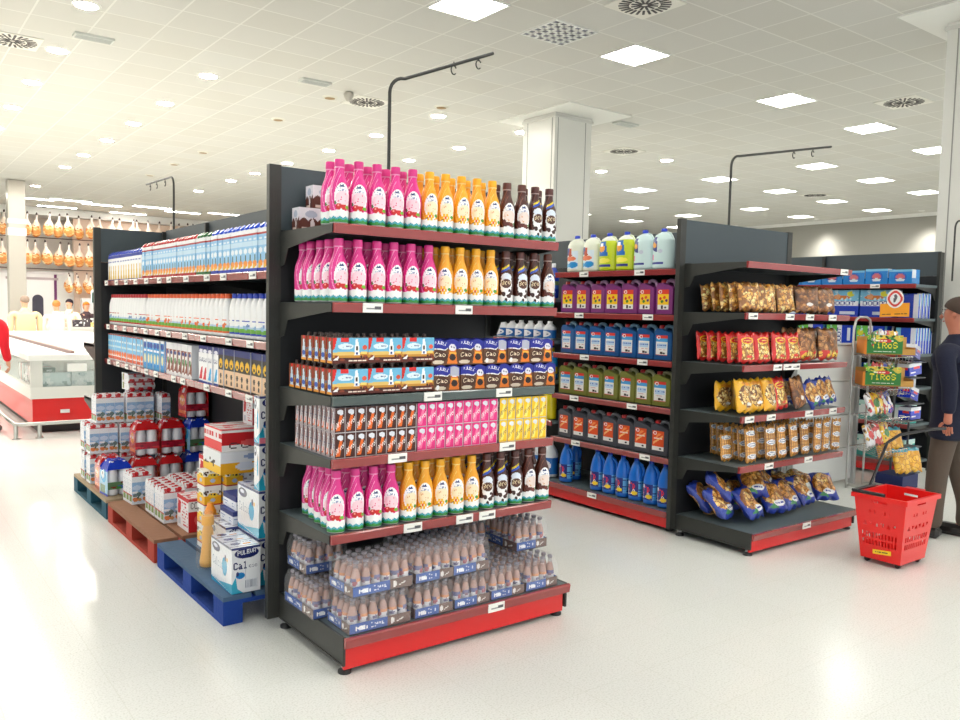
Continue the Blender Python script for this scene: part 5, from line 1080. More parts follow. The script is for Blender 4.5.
# yellow and white mug packs
my = Canvas(24, 30, (240, 240, 240)); my.rect(0, .3, 1, .72, (246, 184, 30)); my.ell(.5, .76, .3, .12, (250, 214, 60)); my.specks(12, [(60, 40, 30), (90, 70, 60)], r=(.04, .07), y=(.72, .98)); my.ell(.5, .5, .16, .1, (180, 200, 230)); my.rect(0, .22, 1, .3, (196, 60, 70)); mt = Canvas(2, 2, (236, 236, 236))
mp_ = Canvas(24, 30, (240, 240, 240)); mp_.rect(0, .3, 1, .75, (226, 60, 150)); mp_.ell(.5, .5, .2, .1, (250, 220, 90)); mp_.specks(10, [(60, 40, 60)], r=(.04, .07), y=(.76, .98))
for i, (x, y) in enumerate(((1.545, 4.78), (1.655, 4.72))):
    for k in range(4):
        pk = (i == 1 and k == 1)
        if i == 1 and k == 0: continue
        simple_box('mug_pack', .10, .13, .1155, mp_ if pk else my, my, mt, x+.045, y, ZP+k*.117, f"{'pink' if pk else 'yellow'} and white mug pack, {ORD[k]} from bottom, {'left' if i == 0 else 'right'} column", 'drink pack', 'yellow and white mug packs in columns')
simple_box('mug_pack', .10, .12, .1155, my, my, mt, 1.70, 4.745, ZP, 'yellow and white mug pack, first from bottom, right column', 'drink pack', 'yellow and white mug packs in columns')
wv = Canvas(30, 14, (240, 240, 246)); wv.specks(16, [(90, 70, 90), (150, 130, 150)], r=(.03, .06)); 
simple_box('cup_tray', .20, .16, .138, wv, wv, mt, 1.805, 4.72, ZP+.33, 'white tray of cups beside the yellow mug packs', 'drink pack')
br_ = Canvas(16, 16, (92, 50, 40)); br_.ell(.5, .5, .3, .4, (226, 226, 240)); br_.ell(.5, .5, .16, .24, (80, 110, 190)); simple_box('cup_tray', .1, .14, .138, br_, br_, Canvas(1, 1, (92, 50, 40)), 2.01, 4.72, ZP+.33, 'brown pack with pale oval label beside the white cup tray', 'drink pack')
simple_box('storage_carton', .40, .2, .328, Canvas(4, 4, (226, 228, 232)), Canvas(4, 4, (226, 228, 232)), mt, 1.805, 4.715, ZP, 'plain white carton under the cup trays', 'carton')
ye = Canvas(40, 16, (232, 234, 240)); ye.rect(0, 0, 1, .52, (246, 178, 30)); ye.ell(.3, .3, .12, .2, (220, 226, 240)); ye.rect(.5, .12, 1, .4, (90, 110, 180)); ye.ell(.4, .75, .14, .12, (150, 170, 210)); ye2 = Canvas(16, 16, (236, 238, 242)); ye2.rect(0, 0, 1, .4, (246, 196, 50)); ye2.specks(6, [(60, 40, 30)], r=(.05, .09), y=(.3, .6))
simple_box('milk_case', .50, .30, .13, ye, ye2, mt, 1.63, 4.62, ZP+.470, 'flat white and yellow case topping the mug columns', 'milk case')
def covap_canvas(w=40, h=36, flat=False):
    c = Canvas(w, h, (242, 240, 240)); c.rect(0, .0 if not flat else .3, 1, .60 if not flat else .82, (206, 26, 36)); c.text(.1, .68 if not flat else .08, .8, .2 if not flat else .3, 'COVAP', (60, 40, 50)); c.ell(.45, .35, .2, .16, (226, 90, 90)); c.rect(0, .92, 1, 1, (220, 60, 70)); return c
def covap_side():
    c = Canvas(30, 40, (242, 236, 238)); c.rect(0, .88, 1, 1, (206, 30, 40)); c.poly([(.05, .4), (.3, .45), (.36, .8), (.1, .85)], (206, 26, 40)); c.lines(8, (206, 60, 80), .42, .1, .95, .84, .7); c.rect(.1, .1, .3, .3, (200, 200, 210)); return c
def covap_top():
    c = Canvas(30, 30, (240, 238, 238)); [c.rect(0, .05+k*.25, 1, .09+k*.25, (206, 40, 50)) for k in range(4)]; c.specks(16, [(206, 30, 40), (226, 120, 120)], r=(.04, .1)); return c
VF, VS, VT = covap_canvas(), covap_side(), covap_top(); VFL = covap_canvas(50, 18, True); G2 = 'red and white lettered milk cases'
simple_box('milk_case', .44, .30, .13, VFL, Canvas(30, 14, (232, 70, 70)).rect(0, .45, 1, .9, (240, 230, 230)).lines(1, (206, 30, 40), 0, .5, 1, .85, .8), VT, 1.64, 4.63, ZP+.602, 'flat red and white case lying on the yellow one', 'milk case', G2)
simple_box('milk_case', .24, .15, .165, VF, VS, VT, 1.85, 4.70, ZP+.734, 'red and white case standing on top of the flat cases', 'milk case', G2)
simple_box('milk_case', .15, .23, .215, VF, VS, VT, 1.625, 5.19, ZP, 'small red and white lettered case at the near end of red pallet', 'milk case', G2)
simple_box('milk_case', .26, .30, .22, VF, VS, VT, 1.80, 5.19, ZP, 'red and white case right behind the small lettered one', 'milk case', G2)
simple_box('milk_case', .26, .32, .22, VF, VS, VT, 1.80, 5.20, ZP+.222, 'red and white case stacked second high on the red pallet', 'milk case', G2)
# gable packs
nn = iter(range(40))
for (x, y, z, rz, nx, ny, lab) in (
    (1.585, 6.24, ZP, .05, 2, 3, 'wrapped milk carton pack alone at the far end of the red pallet'),
    (1.63, 5.60, ZP, 0, 2, 3, 'wrapped milk carton pack at the near left of the red pallet'),
    (1.63, 5.83, ZP, 0, 2, 3, 'wrapped milk carton pack second in the left row, red pallet'),
    (1.80, 5.68, ZP, 0, 2, 3, 'wrapped milk carton pack at the near end of right row, red pallet'),
    (1.80, 5.91, ZP, 0, 2, 3, 'wrapped milk carton pack second in the right row, red pallet'),
    (1.98, 5.68, ZP, 0, 2, 3, 'wrapped milk carton pack at the back of the red pallet'),
    (1.98, 5.91, ZP, 0, 2, 3, 'wrapped milk carton pack at the back far corner, red pallet'),
    (1.53, 7.09, ZP, 0, 3, 2, 'wrapped milk carton pack at the aisle edge of the far pallet, bottom'),
    (1.53, 7.09, ZP+.24, 0, 3, 2, 'wrapped milk carton pack at the aisle edge, middle layer'),
    (1.58, 7.11, ZP+.48, .04, 3, 2, 'wrapped milk carton pack at the aisle edge, top layer'),
    (1.755, 7.06, ZP+.24, 0, 3, 2, 'wrapped milk carton pack inward, middle layer of far pallet'),
    (1.81, 7.09, ZP+.48, .02, 3, 2, 'wrapped milk carton pack inward, top layer of far pallet'),
    (1.755, 7.06, ZP, 0, 3, 2, 'wrapped milk carton pack inward, bottom layer of far pallet'),
    (1.53, 7.30, ZP, 0, 3, 2, 'wrapped milk carton pack behind the edge stack, bottom'),
    (1.53, 7.30, ZP+.24, 0, 3, 2, 'wrapped milk carton pack behind the edge stack, middle'),
    (1.98, 7.00, ZP+.48, 0, 1, 3, 'narrow wrapped carton pack beside the dark back panel, third layer'),
    (2.06, 7.06, ZP, 0, 3, 2, 'wrapped milk carton pack by the back panel, bottom layer'),
    (2.06, 7.06, ZP+.24, 0, 3, 2, 'wrapped milk carton pack by the back panel, middle layer'),
    (1.88, 7.32, ZP+.72-.24, 0, 3, 2, 'wrapped milk carton pack at the very back, third layer'),
    (1.88, 7.32, ZP+.24, 0, 3, 2, 'wrapped milk carton pack at the very back, second layer'),
    (1.88, 7.32, ZP, 0, 3, 2, 'wrapped milk carton pack at the very back, lowest layer'),
    (1.86, 7.38, ZP+.79, 0, 3, 2, 'wrapped milk carton pack lying flat on top of the far stack')):
    g_ = gable_pack(x, y, z, rz, nx, ny, lab)
    if 'lying flat' in lab: g_.rotation_euler = (PI/2, 0, 0)
HB = .275
for (k, x, y, z, rz, lab) in (
    ('blue', 1.515, 6.58, ZP, .1, 'blue topped bottle pack standing alone at the pallet front'),
    ('red', 1.52, 6.80, ZP, 0, 'red film bottle pack behind the blue topped one'),
    ('red', 1.72, 6.62, ZP, 0, 'red film bottle pack, bottom layer, left of three'), ('red', 1.915, 6.62, ZP, 0, 'red film bottle pack, bottom layer, middle of three'), ('blue', 2.11, 6.62, ZP, 0, 'blue topped bottle pack, bottom layer by the back panel'),
    ('red', 1.74, 6.64, ZP+HB, 0, 'red film bottle pack, middle layer, left one'), ('red', 1.935, 6.64, ZP+HB, 0, 'red film bottle pack, middle layer, right one'), ('blue', 2.13, 6.60, ZP+HB, .1, 'blue topped bottle pack, middle layer by the back panel'),
    ('red', 2.12, 6.64, ZP+2*HB, .05, 'red film bottle pack on the top layer')):
    bottle_pack(k, x, y, z, rz, lab)
# ------------------------------------------------------------------ chilled hall on the left: freezer island, counter, hams
F = empty('freezer_island', (0, 0, 0), 0, 'long white topped chest freezer with red base at far left', 'freezer')
fx0, fx1, fy0, fy1 = 1.58, 3.6, 10.95, 18.2
MB().box(fx0+.02, fx1-.02, fy0+.02, fy1-.02, .11, .42, (224, 26, 26)).build('base_panel', 'print', F)
MB().box(fx0+.1, fx1-.1, fy0+.12, fy1-.1, .0, .11, (40, 36, 36)).build('plinth', 'paint', F)
m = MB(); m.box(fx0, fx1, fy0, fy0+.06, .42, .56, (224, 224, 218)); m.box(fx0, fx1, fy1-.06, fy1, .42, .56, (224, 224, 218)); m.box(fx0, fx0+.06, fy0+.06, fy1-.06, .42, .56, (224, 224, 218)); m.box(fx1-.06, fx1, fy0+.06, fy1-.06, .42, .56, (224, 224, 218)); m.box(fx0+.06, fx1-.06, fy0+.06, fy1-.06, .42, .46, (230, 232, 232)); m.build('bumper_band', 'paint', F)
g = MB(); g.box(fx0+.03, fx1-.03, fy0+.03, fy0+.04, .56, .88); g.box(fx0+.03, fx0+.04, fy0+.04, fy1-.03, .56, .88); g.build('glass_front', 'glass', F)
m = MB(); m.box(fx0+.0, fx0+.13, fy0+.0, fy0+.028, .56, .88, (214, 214, 208)); m.box(fx1-.08, fx1, fy0+.0, fy0+.028, .56, .88, (214, 214, 208)); m.build('corner_post', 'paint', F)
m = MB(); m.box(fx0-.02, fx1+.02, fy0-.02, fy0+.22, .88, .95, (240, 240, 236)); m.box(fx0-.02, fx0+.1, fy0+.22, fy1, .88, .95, (240, 240, 236)); m.box(fx0+.52, fx1+.02, fy0+.22, fy1, .88, .99, (246, 244, 238)); m.build('top_rim', 'paint', F)
m = MB(); m.box(fx0+.1, fx0+.48, fy0+.22, fy1, .92, .94, (214, 218, 220)); m.build('sliding_lid', 'paint', F)
m = MB(); m.box(fx0+.48, fx0+.52, fy0+.22, fy1, .93, .975, (120, 90, 84)); m.box(fx0+.495, fx0+.505, fy0+.22, fy1, .975, .985, (190, 170, 160)); m.build('lid_track', 'paint', F)
m = MB(); m.box(fx0+.32, fx0+.42, fy0-.003, fy0+.02, .24, .28, (226, 226, 226)); m.build('badge', 'paint', F)
m = MB(); m.box(fx0+.4, fx0+.62, fy0-.004, fy0+.0, .74, .84, (244, 244, 240)); tag(m.build('notice', 'paint', F), 'white paper notice')
for i in range(5):
    c = [(206, 222, 226), (226, 230, 232), (160, 190, 196)][i % 3]; c2 = Canvas(16, 12, c); c2.specks(16, [(240, 244, 246), (110, 140, 140), (190, 206, 210)], r=(.06, .16)); h = R4(.2, .3)
    o = MB().pbox(.3, .26, h, c2, side=c2, top=c2).build('frozen_food_pack', 'film', loc=(fx0+.30+i*.315, fy0+.22, .462)); tag(o, f"pale frozen food pack behind the freezer glass, {ORD[i]} from left", 'frozen food', 'frozen food packs in the freezer')
for i in range(5):
    c2 = Canvas(12, 12, [(80, 110, 90), (200, 90, 90), (210, 214, 220)][i % 3]); c2.specks(12, [(230, 230, 230), (90, 110, 100)], r=(.06, .16))
    o = MB().pbox(.24, .2, .3, c2, side=c2, top=c2).build('frozen_food_pack', 'film', loc=(fx0+.22, fy0+.52+i*.26, .462)); tag(o, f"darker frozen food pack along the freezer's left side, {ORD[i]} going back", 'frozen food', 'frozen food packs in the freezer')
# bumper rail
B = empty('bumper_rail', (0, 0, 0), 0, 'low steel bumper rail around the freezer corner', 'bumper rail'); m = MB(); rx, ry = 1.37, 10.62
m.tube([(3.6, ry, .17), (rx+.05, ry, .17), (rx, ry+.05, .17), (rx, 18, .17)], .022, (210, 206, 200)); m.build('tube', 'metal', B)
for (x, y) in ((rx+.01, ry+.02), (1.62, ry), (2.5, ry), (3.4, ry), (rx, 12.2), (rx, 14)): m = MB(); m.tube([(x, y, 0), (x, y, .165)], .024, (210, 206, 200)); m.lathe([(.045, .001), (.045, .012)], (190, 186, 180), segs=12, cx=x, cy=y); m.build('leg', 'metal', B)
# serving counter
c = empty('deli_counter', (0, 0, 0), 0, 'white deli counter running behind the freezer', 'counter')
MB().box(2.0, 12, 20.2, 21.2, 0, .98, (236, 234, 230)).build('body', 'paint', c); MB().box(1.95, 12, 20.1, 21.25, .98, 1.02, (246, 244, 240)).build('worktop', 'paint', c)
s = empty('deli_scale', (4.42, 20.4, 1.021), -.2, 'pale hanging head deli scale with magenta screen by the dark panel', 'scale')
MB().rbox(-.2, .2, -.2, .2, 0, .14, (214, 220, 222), .03).build('body', 'paint', s); m = MB(); m.tube([(.1, 0, .1), (.1, 0, .5)], .03, (200, 206, 208)); m.build('stalk', 'paint', s); m = MB(); m.rbox(-.22, .25, -.1, .1, .5, .86, (206, 216, 220), .05); m.build('head', 'paint', s)
m = MB(); m.box(-.12, .2, -.106, -.1, .66, .72, (206, 40, 150)); m.box(-.2, -.1, -.106, -.1, .55, .78, (60, 90, 80)); m.build('screen', 'paint', s); m = MB(); m.lathe([(.2, .14), (.24, .17), (.24, .19)], (220, 226, 226), segs=16, sy=.8); m.build('pan', 'paint', s)
for k, (x, col, w, h, nm) in enumerate(((3.75, (214, 196, 176), .34, .17, 'low beige basket'), (4.02, (60, 52, 60), .2, .16, 'dark patterned box'), (4.22, (70, 60, 66), .14, .18, 'dark jar box'), (4.36, (226, 200, 120), .12, .1, 'small yellow tub'), (4.50, (206, 24, 60), .16, .2, 'red box'))):
    cc = Canvas(10, 8, col); cc.specks(8, [tuple(min(255, v+60) for v in col), (230, 230, 230)], r=(.06, .14)); o = MB().pbox(w, .2, h, cc, side=cc, top=cc).build('counter_box', 'card', loc=(x-.18, 20.16+.0, 1.021)); tag(o, f"{nm} standing on the deli counter", 'box')
# back wall: white fronts, doors, ham racks
W_ = 31.9
struct('trim_2', MB().box(-3, 16, W_-.3, 33, 4.50, ZC-.01, (246, 240, 234)), 'white')
struct('wall_hall', MB().box(-3, 6.0, W_, 33, 0, 2.62, (244, 238, 236)), 'white')
d = MB()
for x0, x1 in ((2.6, 4.28), (4.42, 5.36)): d.box(x0, x1, W_-.05, W_, 0, 2.5, (250, 246, 246))
dd = tag(d.build('door_1', 'paint'), kind='structure')
m = MB(); m.box(4.30, 4.40, W_-.03, W_-.001, 0, 2.45, (130, 60, 120)); m.box(5.38, 5.46, W_-.04, W_-.001, 0, 2.5, (120, 50, 110)); m.box(3.9, 5.5, W_-.08, W_-.05, 2.3, 2.38, (196, 180, 184)); m.box(2.6, 5.7, W_-.1, W_-.05, 2.5, 2.58, (236, 230, 230)); m.build('door_gap', 'paint', dd)
m = MB(); pts = [(4.86+.17*math.cos(t), 1.62+.17*math.sin(t)) for t in np.linspace(0, PI, 12)]+[(4.69, .95), (5.03, .95)]; m.prism(pts[::-1], 'y', W_-.07, W_-.05, (70, 66, 84)); m.build('oval_window', 'paint', dd)
hr = empty('ham_rack', (0, 0, 0), 0, 'dark hanging bars of the ham rack on the far wall', 'rack')
for z in (4.66, 3.72, 2.66): m = MB(); m.box(2.0, 13.5 if z != 2.66 else 8, W_-.24, W_-.20, z, z+.03, (96, 70, 60)); m.build('bar', 'paint', hr)
MB().box(6.01, 16, W_-.02, W_+.2, 0, 4.49, (236, 214, 196)).build('back_board', 'paint', hr)
def ham_canvas():
    c = Canvas(24, 30, (222, 128, 50)); c.ell(.5, .3, .24, .22, (244, 192, 120)); c.ell(.46, .3, .15, .16, (228, 146, 70)); c.rect(0, .62, 1, 1, (246, 226, 206)); c.specks(22, [(250, 214, 150), (206, 110, 50), (250, 226, 180)], r=(.03, .1)); c.specks(5, [(150, 30, 60)], y=(.6, .66)); return c
HM = []
def ham(x, y, z, s, rz, label, group):
    if not HM:
        m = MB(); m.lathe([(.02, 0), (.10, .03), (.165, .1), (.178, .22), (.172, .34), (.13, .46), (.07, .54), (.045, .62)], canvas=ham_canvas(), sx=1.0, sy=.62); o = m.build('hanging_ham', 'meat')
        k = MB(); k.lathe([(.044, .6), (.036, .7), (.034, .78), (.028, .8)], (240, 228, 220), segs=10, sy=.8); k.build('shank', 'meat', o); k = MB(); k.lathe([(.034, .79), (.03, .84), (.014, .88)], (60, 36, 30), segs=8); k.build('hoof', 'meat', o); HM.append(o)
    else: o = copy_tree(HM[0])
    o.location = (x, y, z); o.rotation_euler = (0, R4(-.12, .12), rz); o.scale = (s*1.04, s, s); return tag(o, label, 'ham', group)
for k in range(25): ham(2.75+k*.335, W_-.42-.25*(k % 2), 3.76+R4(-.03, .02), .94, R4(-.15, .1), f"cured ham hanging on the far wall, {ORD[k]} from left in the upper row", 'hams on the far wall')
for k in range(14): ham(2.75+k*.335, W_-.42-.25*(k % 2), 2.79+R4(-.03, .02), .96, R4(-.15, .1), f"cured ham hanging on the far wall, {ORD[k]} from left in the lower row", 'hams on the far wall')
for k in range(10): ham(5.72+(k % 5)*.31, W_-.42-.3*(k//5), 1.95+R4(-.03, .03)-.1*(k//5), .72, R4(-.7, .7), f"smaller ham of the lowest cluster right of the doors, {ORD[k]} of ten", 'small hams of the lowest cluster')
lp = MB(); lp.box(6.1, 6.9, W_-.9, W_-.6, 0, 1.7, (244, 238, 238)); tag(lp.build('white_cabinet', 'paint'), 'white cabinet below the small ham cluster', 'cabinet')
# ------------------------------------------------------------------ people
def skin_part(name, joints, edges, col, parent, m='cloth', sub=2, root=0):
    """joints: [(x,y,z,r)] or r tuple (rx, ry)"""
    me = bpy.data.meshes.new(name); me.from_pydata([j[:3] for j in joints], edges, []); o = bpy.data.objects.new(name, me); COL.objects.link(o)
    sk = o.modifiers.new('skin', 'SKIN'); sk.use_smooth_shade = True; o.modifiers.new('sub', 'SUBSURF').levels = sub; o.modifiers['sub'].render_levels = sub
    for i, j in enumerate(joints):
        r = j[3]; me.skin_vertices[0].data[i].radius = r if isinstance(r, tuple) else (r, r); me.skin_vertices[0].data[i].use_root = (i == root)
    key = ('c', m, tuple(col))
    if key not in M:
        M[key] = mat(name+'_tone', col, rough=.85 if m == 'cloth' else .55, bump=(60, .25) if m == 'cloth' else None)
    me.materials.append(M[key]); o.parent = parent; return o
def chain(pts): return list(pts), [(i, i+1) for i in range(len(pts)-1)]
def merge(chains):
    """chains: list of (points, attach index or None)"""
    J, E_ = [], []
    for pts, at in chains:
        b = len(J); J += pts; E_ += [(b+i, b+i+1) for i in range(len(pts)-1)]
        if at is not None: E_.append((at, b))
    return J, E_
def person(loc, rz, h, label, coat, trousers, hair, skin_c=(226, 170, 140), hands=((.30, -.02, .80), (-.30, -.02, .80)), elbows=None, hairlen=.0, cap=None, fingers=True, coat_len=.80, feet=((.09, 0), (-.09, 0)), grp=None, lean=0, shoe=(30, 28, 28), wide=1.0):
    r = empty('person', loc, rz, label, 'person', grp); r.scale = (h/1.72,)*3; w = wide
    le, re_ = elbows or ((.27, .04, 1.10), (-.27, .04, 1.10)); lh, rh = hands
    def P(x, y, z, q): return (x, y-lean*(z-.9), z, q)
    body = [P(0, 0, .95, (.13, .10)), P(0, 0, 1.10, (.125, .095)), P(0, 0, 1.28, (.14, .10)), P(0, .01, 1.40, (.10, .08)), P(0, .01, 1.48, .052), P(0, -.005, 1.545, (.062, .07)), P(0, -.01, 1.62, (.075, .092)), P(0, -.005, 1.68, (.062, .078))]
    def arm(s, e, hd): return [P(s*.17*w, .01, 1.375, .05), P(s*.222*w, .015, 1.31, .046), (e[0], e[1]-lean*.2, e[2], .038), (hd[0]*.94+e[0]*.06, hd[1]*.94+e[1]*.06, hd[2]+.03, .026), (hd[0], hd[1], hd[2]-.02, (.036, .018))]
    def leg(s, f): return [(s*.085, 0, .88, .085), (s*.09*.5+f[0]*.5, f[1]*.5-.01, .50, .058), (f[0], f[1]+.01, .28, .050), (f[0], f[1]+.02, .09, .036), (f[0], f[1]-.05, .05, .034), (f[0], f[1]-.14, .035, .026)]
    J, E_ = merge([(body, None), (arm(1, le, lh), 2), (arm(-1, re_, rh), 2), (leg(1, feet[0]), 0), (leg(-1, feet[1]), 0)])
    skin_part('body', J, E_, skin_c, r, 'skin')
    # coat
    cb = [P(0, 0, 1.05, (.175*w, .135)), P(0, 0, coat_len+.08, (.19*w, .15)), P(0, 0, coat_len, (.19*w, .15)), P(0, 0, 1.22, (.18*w, .13)), P(0, .01, 1.38, (.15*w, .105)), P(0, .015, 1.45, (.088, .08)), P(0, .012, 1.495, (.074, .07))]
    J = cb; E_ = [(0, 1), (1, 2), (0, 3), (3, 4), (4, 5), (5, 6)]
    def sleeve(s, e, hd): return [P(s*.175*w, .01, 1.375, .078), P(s*.225*w, .015, 1.31, .07), (e[0], e[1]-lean*.2, e[2], .058), (hd[0]*.9+e[0]*.1, hd[1]*.9+e[1]*.1, hd[2]+.05, .046)]
    for s, e, hd in ((1, le, lh), (-1, re_, rh)):
        b = len(J); J = J+sleeve(s, e, hd); E_ += [(3, b), (b, b+1), (b+1, b+2), (b+2, b+3)]
    skin_part('coat', J, E_, coat, r)
    J, E_ = merge([([(0, 0, .97, (.15, .12)), (0, 0, .90, (.16, .125))], None)])
    for s, f in ((1, feet[0]), (-1, feet[1])):
        b = len(J); J += [(s*.09, 0, .82, .10), (s*.045+f[0]*.5, f[1]*.5-.01, .50, .078), (f[0], f[1]+.015, .25, .07), (f[0], f[1]+.01, .06, .07)]; E_ += [(1, b), (b, b+1), (b+1, b+2), (b+2, b+3)]
    skin_part('trousers', J, E_, trousers, r)
    for f in feet:
        m = MB(); m.rbox(f[0]-.05, f[0]+.05, f[1]-.2, f[1]+.07, .001, .085, shoe, .025); m.build('shoe', 'print', r)
    # hair as a shell over the skull
    m = MB(); n = 14; hc = (0, .012-lean*.75, 1.655)
    rows = 9; V = []; Fc = []
    for i in range(rows+1):
        t = i/rows*PI*.62
        for k in range(n):
            a = 2*PI*k/n; back = max(0, math.sin(a)); tt = t*(1+.30*back) if a < PI or True else t; tt = t*(1.0+.28*back-.30*max(0, -math.sin(a)))
            V.append((hc[0]+.088*math.sin(tt)*math.cos(a), hc[1]+.103*math.sin(tt)*math.sin(a)*(1+.1*back), hc[2]+.010+.088*math.cos(tt)-(hairlen*back*(i/rows)**2)))
    for i in range(rows):
        for k in range(n): Fc.append((i*n+k, (i+1)*n+k, (i+1)*n+(k+1) % n, i*n+(k+1) % n))
    m.add(V, Fc, lin(hair), True); m.build('hair', 'cloth', r)
    f = MB(); hy = -lean*.74
    for s in (-1, 1):
        f.lathe([(.002, -.009), (.009, 0), (.002, .009)], (240, 240, 238), segs=8, cx=s*.03, cy=-.083+hy-.008); q = f.v[-3]; 
    f = MB()
    def blob(x, y, z, rx, ry, rz_, c):
        th = np.arange(8)*PI/4; V = [(x, y, z+rz_), (x, y, z-rz_)]+[(x+rx*math.cos(t), y+ry*math.sin(t), z) for t in th]; f.add(V, [(0, 2+i, 2+(i+1) % 8) for i in range(8)]+[(1, 2+(i+1) % 8, 2+i) for i in range(8)], lin(c), True)
    for s in (-1, 1): blob(s*.028, -.088+hy, 1.635, .013, .008, .008, (240, 240, 238)); blob(s*.028, -.094+hy, 1.635, .006, .005, .006, (40, 30, 26)); blob(s*.028, -.092+hy, 1.657, .017, .006, .004, hair); blob(s*.076, .0+hy, 1.62, .008, .02, .03, skin_c)
    blob(0, -.105+hy, 1.605, .012, .016, .022, skin_c); blob(0, -.088+hy, 1.573, .022, .008, .006, (186, 90, 84)); f.build('face', 'skin', r)
    if cap: m = MB(); m.lathe([(.092, 1.665), (.096, 1.69), (.09, 1.76), (.06, 1.775)], cap, segs=16, cy=.005+hy, sy=1.12); m.build('cap', 'cloth', r)
    if fingers:
        for (hx, hy_, hz), s in ((lh, 1), (rh, -1)):
            for k in range(4):
                y0 = hy_-.026+k*.017; L_ = (.062, .075, .072, .055)[k]
                J_, EE = chain([(hx, y0, hz-.03, .010), (hx-s*.004, y0, hz-.03-L_*.45, .0095), (hx-s*.02, y0, hz-.03-L_*.8, .0088), (hx-s*.036, y0, hz-.03-L_*.86, .0078)]); skin_part('finger', J_, EE, skin_c, r, 'skin', 1)
            J_, EE = chain([(hx, hy_-.028, hz-.005, .013), (hx-s*.01, hy_-.05, hz-.03, .011), (hx-s*.022, hy_-.058, hz-.055, .009)]); skin_part('thumb', J_, EE, skin_c, r, 'skin', 1)
    return r
# man at the right edge
man = person((6.40, 2.70, 0), math.radians(188), 1.74, 'person in dark navy coat and grey brown trousers gripping the basket handle', (14, 20, 46), (88, 76, 66), (70, 56, 48), skin_c=(190, 120, 96), hands=((.305, .06, .87), (-.30, .0, .80)), elbows=((.30, .06, 1.13), (-.30, .04, 1.10)), coat_len=.70, feet=((.13, -.06), (-.08, .10)), wide=1.3)
person((1.13, 11.3, 0), math.radians(150), 1.66, 'person in bright red coat and black trousers cut by the left edge', (226, 20, 40), (22, 18, 26), (60, 40, 34), hands=((.26, -.1, .84), (-.26, -.1, .84)), coat_len=.74, wide=1.15)
person((2.66, 19.0, 0), math.radians(185), 1.66, 'person seen from behind in a beige jacket with grey hair', (232, 208, 166), (120, 110, 100), (150, 130, 116), coat_len=.78, wide=1.25)
person((3.37, 19.75, 0), math.radians(170), 1.58, 'person seen from behind in a white coat with ginger hair', (246, 226, 214), (190, 180, 170), (196, 130, 70), coat_len=.78, wide=1.15)
person((3.99, 21.75, 0), math.radians(-40), 1.62, 'person with dark tied hair and cream top facing left behind counter', (248, 232, 206), (200, 190, 180), (40, 26, 40), hairlen=.05, coat_len=.8, hands=((.2, -.25, 1.06), (-.2, -.25, 1.06)))
person((4.56, 22.7, 0), math.radians(10), 1.56, 'person with orange hair in a dark sleeveless top behind counter', (70, 50, 56), (60, 50, 50), (226, 130, 50), hairlen=.1, coat_len=.8)
person((1.78, 21.7, 0), math.radians(70), 1.68, 'person in white cap and white coat at the extreme left edge', (250, 246, 244), (230, 226, 224), (80, 50, 40), cap=(252, 250, 250), coat_len=.75)

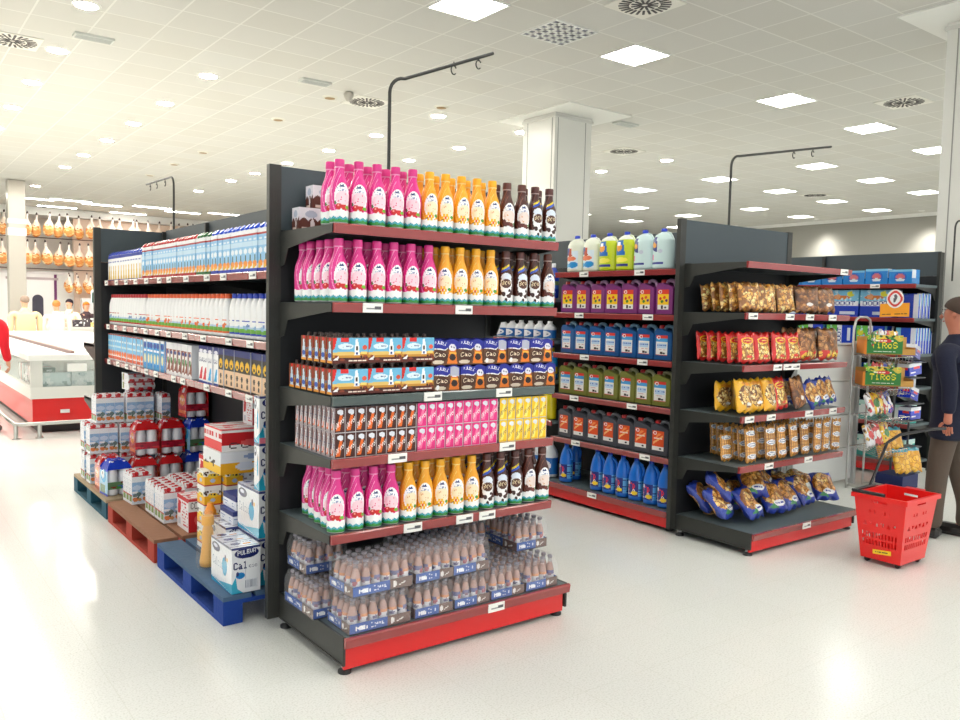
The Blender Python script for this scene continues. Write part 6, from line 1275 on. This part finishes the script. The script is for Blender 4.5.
# ------------------------------------------------------------------ red wheeled basket
BK_ = empty('wheeled_basket', (5.41, 2.595, 0), 0, 'red plastic wheeled shopping basket standing beside the man', 'shopping basket')
H0, H1 = .035, .46; A0, B0, A1, B1 = .165, .13, .215, .170
def wall_fn(side):
    def f(U, V):
        t = V; a = A0+(A1-A0)*t; b = B0+(B1-B0)*t; z = H0+(H1-H0)*V
        if side == 'f': return (2*U-1)*a, -b+0*U, z
        if side == 'b': return (1-2*U)*a, b+0*U, z
        if side == 'l': return -a+0*U, (1-2*U)*b, z
        return a+0*U, (2*U-1)*b, z
    return f
def basket_wall(side):
    n, h = 66, 60; c = Canvas(n, h, (232, 26, 24)); hole = np.zeros((h, n), bool); U, V = c.U, c.V
    for k in range(11):
        x = .12+k*.073
        hole |= (abs(U-x) < .022) & (abs(V-.26) < .048); hole |= (abs(U-x) < .022) & (abs(V-.38) < .042)
    for k in range(6):
        x = .18+k*.125; q = (V-.52)/.07; hole |= (q > 0) & (q < 1) & (abs(U-x) < .045*(q if k % 2 else 1-q))
    for k in range(7): x = .2+k*.1; hole |= (abs(U-x) < .016) & (abs(V-.74) < .03) & (k % 3 > 0)
    hole |= (abs(U-.5) < .14) & (abs(V-.90) < .018)
    m = MB(); k0 = 0; P = MB(); P.patch(wall_fn(side), c)
    keep = ~hole.ravel(); P.f = [f for f, q in zip(P.f, keep) if q]; P.c = [P.c[0][keep]]; P.sm = [False]*len(P.f)
    o = P.build('side_wall', 'print', BK_); s = o.modifiers.new('thick', 'SOLIDIFY'); s.thickness = .004; s.offset = -1; return o
for s in 'fblr': basket_wall(s)
m = MB(); m.box(-A0, A0, -B0, B0, H0-.004, H0+.002, (214, 22, 22)); m.build('bottom', 'print', BK_)
m = MB()
e = .013
for a in ((-A1-e, A1+e, -B1-e, -B1+.002), (-A1-e, A1+e, B1-.002, B1+e), (-A1-e, -A1+.002, -B1, B1), (A1-.002, A1+e, -B1, B1)): m.box(*a, H1-.03, H1, (234, 28, 26))
m.box(A1+e, A1+e+.05, -.06, .06, H1-.02, H1, (234, 28, 26)); m.build('rim', 'print', BK_)
for x, y in ((-.13, -.1), (.13, -.1), (-.13, .1), (.13, .1)):
    m = MB(); m.tube([(x-.012, y, .019), (x+.012, y, .019)], .018, (20, 20, 22), segs=12); m.box(x-.016, x+.016, y-.012, y+.012, .018, .034, (30, 30, 32)); m.build('wheel', 'print', BK_)
m = MB(); m.tube([(-A1-.005, B1+.005, H1+.012), (-A1-.005, -B1*.2, H1+.012)], .011, (26, 26, 30)); m.tube([(-A1-.005, B1+.005, H1+.012), (A1*.3, B1+.005, H1+.012)], .011, (26, 26, 30)); m.build('carry_handle', 'print', BK_)
yl = Canvas(22, 8, (246, 206, 30)); yl.text(.12, .25, .76, .5, 'CESTA', (60, 60, 30))
m = MB(); t = .12; a_ = A0+(A1-A0)*t
m.quad((-a_-.004, .045, .07), (-a_-.006, -.075, .082), (-a_-.010, -.075, .112), (-a_-.008, .045, .10), yl); m.build('sticker', 'print', BK_)
m = MB(); m.tube([(A1*.2, B1+.0, .30), (A1*.2+.0, B1+.03, H1), (.27, B1+.04, .74), (.32, B1-.02, .80)], .010, (24, 24, 28)); m.tube([(.32, B1-.02, .80), (.52, .03, .84), (.635, -.01, .842)], .011, (24, 24, 28)); m.build('pull_handle', 'print', BK_)
